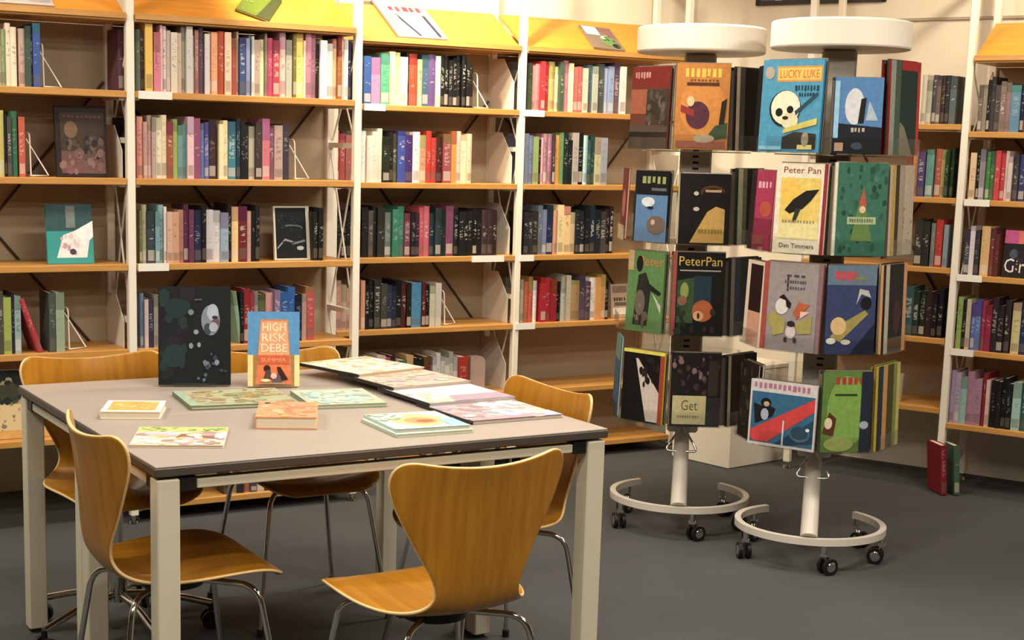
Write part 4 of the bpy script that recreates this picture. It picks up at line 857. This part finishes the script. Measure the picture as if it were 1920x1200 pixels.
# left rack, tiers from the top
rack_book(1, 0, -42, 'brick-red comic in the top tier of the left rack', 0.185, 0.29, '6a2418', [('r', 0, 0, 1, 1, '6e3a28'), ('r', 0, 0.74, 1, 1, '80241a'), ('g', 0.08, 0.85, 0.5, 0.93, 6, 'c89088'), ('r', 0, 0.42, 0.42, 0.72, 'a85a3a'), ('r', 0.42, 0.3, 1, 0.72, '46382e'), ('r', 0, 0, 1, 0.28, '5a4a3c'), ('d', 0.42, 0.3, 1, 0.7, 20, 0.07, ['3a3028', '5a4c40', '68584c'], '0'), ('r', 0, 0.14, 1, 0.2, '2a201a')])
rack_book(1, 0, 3, 'orange comic with yellow lettering in the top tier of the left rack', 0.188, 0.3, 'd88020', [('r', 0, 0, 1, 1, 'd0801c'), ('e', 0.5, 0.5, 0.42, 0.34, 'e08c20'), ('g', 0.16, 0.84, 0.86, 0.94, 7, 'f4c820'), ('r', 0.2, 0.74, 0.8, 0.78, '5a3018'), ('g', 0.25, 0.79, 0.8, 0.815, 8, '8a4a18'), ('e', 0.42, 0.4, 0.22, 0.16, '5e2c3c'), ('p', [(0.1, 0.44), (0.35, 0.38), (0.35, 0.46), (0.1, 0.52)], 'a03024'), ('p', [(0.55, 0.1), (0.98, 0.14), (0.98, 0.32), (0.75, 0.28)], '3c5434'), ('p', [(0.82, 0.3), (0.92, 0.3), (0.96, 0.6), (0.86, 0.56)], '2a2420'), ('r', 0.04, 0.02, 0.95, 0.1, 'a8604c'), ('e', 0.55, 0.13, 0.2, 0.05, 'c0a888'), ('e', 0.28, 0.56, 0.07, 0.06, 'e8c890')])
rack_book(1, 0, 48, 'black-backed comic at the right of the top tier, left rack', 0.18, 0.29, '14100e', [('r', 0.25, 0, 1, 1, '0e0c0c'), ('r', 0, 0, 0.1, 1, 'c8b090'), ('r', 0.1, 0, 0.25, 1, '4a443c')])
rack_book(1, 1, -36, 'blue comic with a black title band in the second tier of the left rack', 0.15, 0.255, '1a1a20', [('r', 0.05, 0, 1, 0.66, '5a88b8'), ('r', 0.05, 0.66, 1, 1, '16181c'), ('g', 0.2, 0.82, 0.95, 0.92, 5, 'a4a85a'), ('r', 0.5, 0.72, 0.95, 0.76, '6a6a72'), ('e', 0.42, 0.56, 0.2, 0.07, 'dce4ec'), ('e', 0.7, 0.24, 0.28, 0.13, '7a6458'), ('e', 0.5, 0.48, 0.1, 0.02, '1c2c40'), ('e', 0.6, 0.28, 0.06, 0.04, 'd8b0a8')])
rack_book(1, 1, 9, 'black comic with a golden gown shape in the second tier of the left rack', 0.18, 0.25, '16100e', [('r', 0, 0, 1, 1, '1a1210'), ('p', [(0.22, 0.02), (0.9, 0.02), (0.9, 0.5), (0.72, 0.54), (0.55, 0.46)], 'd4a444'), ('e', 0.65, 0.74, 0.24, 0.1, '5a3418'), ('e', 0.66, 0.71, 0.22, 0.09, '1a1210'), ('r', 0.5, 0.74, 0.82, 0.775, 'c8a070'), ('e', 0.33, 0.5, 0.06, 0.03, 'd0c0b8'), ('e', 0.32, 0.72, 0.05, 0.03, 'd8c8a8'), ('g', 0.38, 0.16, 0.88, 0.22, 8, '9a7c28'), ('p', [(0.05, 0.1), (0.2, 0.1), (0.3, 0.4), (0.05, 0.4)], '101418')], behind=('b8ac90', 'd0c8b0'))
rack_book(1, 1, 54, 'dark green comic at the right of the second tier, left rack', 0.18, 0.27, '20241a', [('r', 0, 0, 0.16, 1, 'b8b494'), ('r', 0.16, 0, 0.3, 1, '6a6a54'), ('r', 0.3, 0, 1, 1, '141612')])
rack_book(1, 2, -38, 'green comic with a dark figure in the third tier of the left rack', 0.17, 0.295, '5a7a40', [('r', 0, 0, 1, 1, '5c8c48'), ('t', 'Peter', 0.3, 0.82, 0.97, 0.94, 'd87830'), ('p', [(0.2, 0.08), (0.6, 0.08), (0.66, 0.55), (0.5, 0.74), (0.3, 0.7)], '2c2c26'), ('p', [(0.55, 0.62), (0.95, 0.5), (0.9, 0.46), (0.5, 0.55)], '20221e'), ('e', 0.32, 0.84, 0.09, 0.1, '1e1a18'), ('r', 0, 0.75, 0.16, 1, 'c0a070'), ('e', 0.38, 0.36, 0.14, 0.16, '706454'), ('p', [(0.7, 0.5), (0.96, 0.24), (0.96, 0.34)], 'c8c8b0'), ('d', 0.2, 0.05, 0.6, 0.35, 10, 0.06, ['8a7060', '6a5648', '4a4438'], '0')])
rack_book(1, 2, 7, 'black comic with yellow Peter Pan lettering in the third tier', 0.188, 0.3, '12100e', [('r', 0, 0, 1, 1, '13120f'), ('r', 0, 0, 0.08, 1, 'a04a40'), ('t', 'PeterPan', 0.12, 0.84, 0.94, 0.95, 'dcb43c'), ('r', 0.14, 0.775, 0.92, 0.79, 'b0a898'), ('p', [(0.1, 0.15), (0.42, 0.15), (0.42, 0.7), (0.1, 0.66)], '34502c'), ('p', [(0.42, 0.35), (0.75, 0.35), (0.75, 0.72), (0.42, 0.72)], '1c3848'), ('e', 0.6, 0.3, 0.2, 0.13, 'b85a24'), ('e', 0.52, 0.24, 0.1, 0.06, 'e0a070'), ('e', 0.24, 0.54, 0.08, 0.1, '8a9a3c'), ('e', 0.2, 0.42, 0.09, 0.06, '8a5a44'), ('d', 0.1, 0.02, 0.9, 0.3, 14, 0.06, ['1c2c18', '2a3a24', '3a2a1c'], '0')])
rack_book(1, 2, 52, 'charcoal comic at the right of the third tier, left rack', 0.18, 0.28, '202020', [('r', 0, 0, 0.12, 1, '8a8478'), ('r', 0.12, 0, 0.3, 1, '3c4454'), ('r', 0.3, 0, 0.55, 1, '3a3834'), ('r', 0.55, 0, 1, 1, '161616')])
rack_book(1, 3, -36, 'black and white comic with a red spine in the lowest tier, left rack', 0.188, 0.265, 'd0c020', [('r', 0, 0, 0.93, 0.96, '14100f'), ('p', [(0.3, 0.88), (0.36, 0.88), (0.92, 0.42), (0.92, 0.02), (0.62, 0.02)], 'd8c8bc'), ('r', 0.9, 0, 1, 0.96, 'b03c28'), ('r', 0, 0.955, 1, 1, 'ecdc30'), ('d', 0.4, 0.5, 0.9, 0.9, 12, 0.06, ['241c1c', '302420', '1c1618'], '0')])
rack_book(1, 3, 9, 'dark floral comic with a cream title label in the lowest tier, left rack', 0.18, 0.27, '1c1412', [('r', 0, 0, 1, 1, '1e1614'), ('d', 0.05, 0.45, 0.95, 0.98, 40, 0.045, ['2c2020', '4a3434', '6a5050', '3a2428', '8a6c6c'], '0'), ('r', 0.04, 0.03, 0.72, 0.42, 'c8bc84'), ('t', 'Get', 0.22, 0.22, 0.55, 0.36, '6a5c34'), ('g', 0.14, 0.12, 0.6, 0.15, 9, '8a7c4c'), ('r', 0.72, 0, 1, 0.4, '2a2c28'), ('r', 0.75, 0.42, 0.95, 0.9, '3a2a26')])
rack_book(1, 3, 54, 'black comic with a pale spine at the right of the lowest tier, left rack', 0.18, 0.26, '181614', [('r', 0, 0, 0.1, 1, 'b8a48c'), ('r', 0.1, 0, 0.4, 1, '301814'), ('r', 0.45, 0.2, 0.62, 0.9, '68705c'), ('r', 0.62, 0, 1, 1, '121212')])
rack_book(1, 3, -81, 'blue-green booklet at the far left of the lowest tier, left rack', 0.16, 0.3, '3a6884', [('r', 0, 0.7, 1, 1, '6a9c88'), ('r', 0, 0, 1, 0.7, '3c6480'), ('d', 0.05, 0.7, 0.95, 0.98, 12, 0.07, ['7aa890', '5a8cb0', '88a878'], '0')], n_behind=0)
rack_book(1, 1, -81, 'red booklet at the far left of the second tier, left rack', 0.16, 0.26, '9a4034', [('r', 0, 0, 1, 1, '7c2c28'), ('e', 0.5, 0.5, 0.3, 0.2, 'c07060'), ('r', 0, 0, 1, 0.15, '8890a0')], n_behind=0)
# right rack, tiers from the top
rack_book(2, 0, -32, 'turquoise comic with a grinning skull in the top tier of the right rack', 0.236, 0.302, '2f8cb4', [('r', 0, 0, 1, 1, '3c98c0'), ('r', 0.24, 0.76, 0.98, 0.93, 'd89428'), ('r', 0.26, 0.78, 0.96, 0.91, 'f0c040'), ('t', 'LUCKY LUKE', 0.29, 0.8, 0.93, 0.89, 'd8581c'), ('e', 0.12, 0.86, 0.08, 0.07, 'b0a490'), ('g', 0.55, 0.66, 0.95, 0.72, 8, '1c3c54'), ('g', 0.62, 0.6, 0.88, 0.64, 6, '1c3c54'),
    ('e', 0.41, 0.47, 0.26, 0.2, '1c2420'), ('e', 0.42, 0.48, 0.24, 0.185, 'ece4c4'), ('e', 0.5, 0.34, 0.14, 0.09, 'e0d4a8'), ('e', 0.32, 0.43, 0.06, 0.045, '1a1814'), ('e', 0.5, 0.46, 0.055, 0.04, '1a1814'), ('e', 0.43, 0.37, 0.05, 0.02, '2c241c'), ('p', [(0.4, 0.2), (0.95, 0.3), (0.95, 0.37), (0.7, 0.32), (0.42, 0.25)], 'd0c04c'), ('p', [(0.4, 0.04), (0.95, 0.04), (0.95, 0.2), (0.6, 0.22), (0.4, 0.16)], '34302a'), ('p', [(0.6, 0.4), (0.95, 0.62), (0.93, 0.65), (0.58, 0.44)], '26485c'), ('r', 0.66, 0.03, 0.9, 0.08, 'd8cc70'), ('e', 0.78, 0.14, 0.06, 0.08, '9a8c78'), ('r', 0.02, 0.02, 0.4, 0.06, '78b8d4')], side=-0.012)
rack_book(2, 0, 13, 'blue comic with a white figure in the top tier of the right rack', 0.158, 0.245, '2c4c78', [('r', 0, 0, 1, 1, '4880b8'), ('p', [(0, 0), (1, 0), (1, 0.35), (0, 0.4)], '181c24'), ('e', 0.42, 0.62, 0.2, 0.24, 'd0d0d4'), ('p', [(0.5, 0.4), (0.62, 0.4), (0.66, 0.74), (0.55, 0.72)], '181818'), ('p', [(0.66, 0.44), (0.92, 0.44), (0.72, 0.7)], 'a8b4c4'), ('g', 0.36, 0.28, 0.66, 0.34, 4, 'b0a890'), ('r', 0.04, 0.03, 0.22, 0.14, 'c89878'), ('e', 0.5, 0.1, 0.12, 0.05, '3c4c60'), ('r', 0, 0.2, 0.1, 0.95, '8cc0e0')], side=0.012)
rack_book(2, 0, 58, 'dark green album with red pages at the right of the top tier, right rack', 0.188, 0.305, '8a2018', [('r', 0.0, 0, 0.16, 1, '8a8c80'), ('r', 0.16, 0, 0.34, 1, '3c5444'), ('r', 0.34, 0, 0.9, 0.9, '16302c'), ('p', [(0.34, 0), (0.8, 0), (0.5, 0.3), (0.34, 0.35)], '7a7058'), ('r', 0.9, 0, 1, 1, 'b02c20'), ('r', 0.34, 0.9, 1, 1, 'a01c24')], behind=('384840', '6a1818'))
rack_book(2, 0, -77, 'black comic at the far left of the top tier, right rack', 0.18, 0.29, '101010', [('r', 0, 0, 0.6, 1, '0c0c0e'), ('r', 0.6, 0, 1, 1, '262422')], n_behind=1)
rack_book(2, 1, -62, 'crimson comic at the left of the second tier, right rack', 0.175, 0.27, 'a02848', [('r', 0, 0, 1, 1, 'b43058'), ('g', 0.3, 0.78, 0.95, 0.86, 4, 'e8b0bc'), ('e', 0.7, 0.52, 0.25, 0.1, 'c05038'), ('r', 0, 0, 1, 0.4, '8c2444'), ('r', 0, 0, 0.22, 1, '2c1c24')], lift=0.0)
rack_book(2, 1, -22, 'yellow comic with a black bird and red title in the second tier', 0.18, 0.298, 'ecdcbc', [('r', 0, 0, 0.93, 1, 'ece0c4'), ('r', 0.93, 0, 1, 1, '9a2434'), ('t', 'Peter Pan', 0.14, 0.89, 0.86, 0.96, '8a2018'), ('r', 0.1, 0.16, 0.88, 0.84, 'e8c84c'), ('r', 0.1, 0.16, 0.88, 0.36, 'e8d890'), ('e', 0.3, 0.68, 0.2, 0.14, 'f4c020'), ('p', [(0.2, 0.48), (0.36, 0.6), (0.6, 0.7), (0.86, 0.72), (0.72, 0.6), (0.56, 0.5), (0.3, 0.44)], '1c1814'), ('p', [(0.36, 0.36), (0.42, 0.34), (0.52, 0.5), (0.42, 0.5)], '2c3424'), ('g', 0.16, 0.34, 0.82, 0.37, 11, '9a8c5c'), ('t', 'Dan Timmers', 0.14, 0.06, 0.82, 0.11, '3c342c')])
rack_book(2, 1, 22, 'green comic with a small red-capped shape in the second tier, right rack', 0.185, 0.305, 'b8b49c', [('r', 0.06, 0, 1, 1, '2c6a54'), ('r', 0, 0, 0.05, 1, 'dcd4c0'), ('d', 0.1, 0.05, 0.98, 0.98, 44, 0.045, ['1e4a3c', '245844', '38785c', '1c4034'], '0'), ('p', [(0.34, 0.16), (0.74, 0.16), (0.6, 0.54), (0.46, 0.54)], '5c7c34'), ('p', [(0.46, 0.54), (0.62, 0.54), (0.55, 0.74)], 'b0503c'), ('e', 0.54, 0.5, 0.06, 0.04, 'd8b090'), ('r', 0.26, 0.34, 0.8, 0.42, 'a0b080'), ('g', 0.3, 0.36, 0.76, 0.4, 10, '5c6c44')])
rack_book(2, 1, 66, 'beige album with a yellow edge at the right of the second tier, right rack', 0.188, 0.3, 'c0a890', [('r', 0, 0, 0.16, 1, 'b89840'), ('r', 0.16, 0, 0.32, 1, '3c3424'), ('r', 0.32, 0, 0.55, 1, 'a8937c'), ('r', 0.55, 0, 1, 1, 'b8a690'), ('d', 0.4, 0.1, 0.95, 0.6, 8, 0.03, ['8a7864', '7a6858'], '0')], behind=('b8a48c', '8a7440'))
rack_book(2, 2, -24, 'grey comic with black script and yellow leaves in the third tier', 0.215, 0.298, '94403a', [('r', 0, 0, 1, 1, '9c9090'), ('r', 0, 0, 0.09, 1, 'a8483a'), ('r', 0.92, 0, 1, 1, '8a6a70'), ('p', [(0.4, 0.84), (0.43, 0.84), (0.43, 0.68), (0.4, 0.68)], '3a3430'), ('g', 0.38, 0.84, 0.74, 0.865, 3, '4a4440'), ('g', 0.36, 0.77, 0.74, 0.8, 9, '544c48'), ('g', 0.4, 0.7, 0.72, 0.73, 7, '544c48'),
    ('e', 0.34, 0.5, 0.11, 0.09, 'dcd4cc'), ('p', [(0.28, 0.6), (0.36, 0.64), (0.5, 0.54), (0.48, 0.48), (0.42, 0.5), (0.4, 0.57)], '1e1614'), ('p', [(0.54, 0.44), (0.62, 0.56), (0.82, 0.54), (0.68, 0.44), (0.6, 0.36)], 'c0582c'), ('p', [(0.66, 0.38), (0.66, 0.46), (0.82, 0.46)], 'f0b8a0'), ('p', [(0.1, 0.36), (0.2, 0.44), (0.42, 0.34), (0.4, 0.2), (0.22, 0.16), (0.18, 0.26)], 'a89c44'), ('p', [(0.58, 0.32), (0.86, 0.42), (0.86, 0.22), (0.64, 0.2)], 'a49a48'), ('e', 0.52, 0.22, 0.085, 0.075, 'd4c4c4'), ('e', 0.52, 0.31, 0.07, 0.035, '2c2424'), ('e', 0.44, 0.13, 0.03, 0.03, '3c3430'), ('e', 0.6, 0.13, 0.03, 0.03, '3c3430')])
rack_book(2, 2, 20, 'navy comic with a red title and yellow streak in the third tier', 0.17, 0.298, '2c3454', [('r', 0, 0, 1, 1, '343e68'), ('r', 0, 0.78, 1, 1, '5c7488'), ('g', 0.14, 0.83, 0.62, 0.93, 4, 'c83c44'), ('r', 0.55, 0.84, 0.8, 0.87, '7a7c38'), ('p', [(0.1, 0.2), (0.3, 0.14), (0.86, 0.46), (0.78, 0.5), (0.36, 0.36)], '9c8c3c'), ('e', 0.26, 0.32, 0.16, 0.1, 'd8b070'), ('p', [(0.6, 0.56), (0.7, 0.68), (0.9, 0.64), (0.84, 0.72), (0.66, 0.74)], 'b0b0a8'), ('e', 0.8, 0.58, 0.11, 0.07, '14141c'), ('e', 0.12, 0.15, 0.1, 0.035, 'dcd8d0'), ('e', 0.42, 0.14, 0.1, 0.03, 'dcccc0'), ('p', [(0.5, 0), (1, 0), (1, 0.36)], '1c2034')])
rack_book(2, 2, 64, 'brown album with cream spines at the right of the third tier, right rack', 0.188, 0.3, 'd8a070', [('r', 0, 0, 0.1, 1, '1c1614'), ('r', 0.1, 0, 0.26, 1, 'bcb09c'), ('r', 0.26, 0, 0.86, 1, '241c20'), ('r', 0.86, 0, 1, 1, 'd09464'), ('e', 0.6, 0.4, 0.15, 0.2, '44282c')], behind=('c8b8a4', '3a2c28'))
rack_book(2, 2, -66, 'cream-edged comic at the left of the third tier, right rack', 0.16, 0.29, 'e8d8c4', [('r', 0.2, 0.4, 0.9, 0.96, '2a1410'), ('r', 0.2, 0, 0.9, 0.4, 'dca080')], n_behind=1)
rack_book(2, 3, -24, 'blue comic with a broad red diagonal and penguin shape in the lowest tier', 0.245, 0.225, 'd8d0cc', [('r', 0, 0, 1, 1, 'd4ccca'), ('r', 0.03, 0.04, 0.98, 0.82, '2a6890'), ('g', 0.05, 0.87, 0.92, 0.96, 12, 'b87090'), ('p', [(0.03, 0.04), (0.4, 0.04), (0.98, 0.48), (0.98, 0.12), (0.6, 0.04)], '1e4460'), ('p', [(0.03, 0.1), (0.03, 0.22), (0.98, 0.8), (0.98, 0.6), (0.3, 0.06), (0.1, 0.05)], 'd83838'), ('p', [(0.06, 0.64), (0.2, 0.6), (0.3, 0.62), (0.4, 0.58), (0.36, 0.46), (0.1, 0.32)], '181820'), ('e', 0.25, 0.66, 0.08, 0.07, '141416'), ('e', 0.26, 0.64, 0.045, 0.04, 'c8a878'), ('e', 0.24, 0.48, 0.06, 0.09, 'a8b0c4'), ('r', 0.52, 0.04, 0.545, 0.42, 'c8d4dc'), ('e', 0.78, 0.24, 0.16, 0.12, '3c6c88'), ('e', 0.78, 0.26, 0.13, 0.1, '24485c'), ('e', 0.9, 0.32, 0.03, 0.025, 'dce4e8')], side=-0.01)
rack_book(2, 3, 22, 'green comic with a red title in the lowest tier of the right rack', 0.175, 0.275, '38501c', [('r', 0, 0, 1, 1, '587c2c'), ('e', 0.5, 0.5, 0.4, 0.45, '76a034'), ('g', 0.25, 0.84, 0.85, 0.93, 5, 'b02c28'), ('r', 0.25, 0.7, 0.7, 0.725, '28381c'), ('p', [(0.02, 0.24), (0.25, 0.2), (0.3, 0.42), (0.15, 0.5)], '5c2c1c'), ('e', 0.14, 0.36, 0.08, 0.07, 'd8c8a0'), ('e', 0.36, 0.1, 0.3, 0.09, '9ca84c'), ('r', 0.78, 0, 1, 1, '202838'), ('e', 0.86, 0.34, 0.09, 0.05, 'a0a8b4')])
rack_book(2, 3, 66, 'olive album with yellow edges at the right of the lowest tier, right rack', 0.188, 0.29, 'b4a440', [('r', 0, 0, 0.22, 1, '26303c'), ('r', 0.22, 0, 0.42, 1, 'c8924c'), ('r', 0.42, 0, 0.7, 1, '4c4418'), ('r', 0.7, 0, 0.85, 1, '7c8c34'), ('r', 0.85, 0, 1, 1, 'c8b858')], behind=('c89c50', '60801c'))
rack_book(2, 3, -67, 'dark brown comic at the left of the lowest tier, right rack', 0.16, 0.27, '241c16', [('r', 0, 0, 1, 1, '221a16'), ('d', 0.1, 0.3, 0.9, 0.95, 12, 0.06, ['3c3024', '4c3c2c'], '0')], n_behind=1)

# ------------------------------------------------------------------ white box and ledge behind the racks
pc = at_z(1365, 880, 0)
mb = MB().box(0, 0.40, 0, 0.35, 0.0, 0.46, bev=0.004)
T = thing('display_box', 'white square display box on the floor behind the rotating racks', 'box', (pc.x, pc.y, 0.001), R(39.5))
obj('body', MB().box(0, 0.40, 0, 0.35, 0.0, 0.44, bev=0.004), 'warm_white', T); obj('lid', MB().box(-0.004, 0.404, -0.004, 0.354, 0.442, 0.462, bev=0.003), 'warm_white', T)
bpy.data.objects.remove(_to); bpy.data.curves.remove(_tc)
print('BOOKS', BOOKS, 'OBJECTS', len(bpy.data.objects))
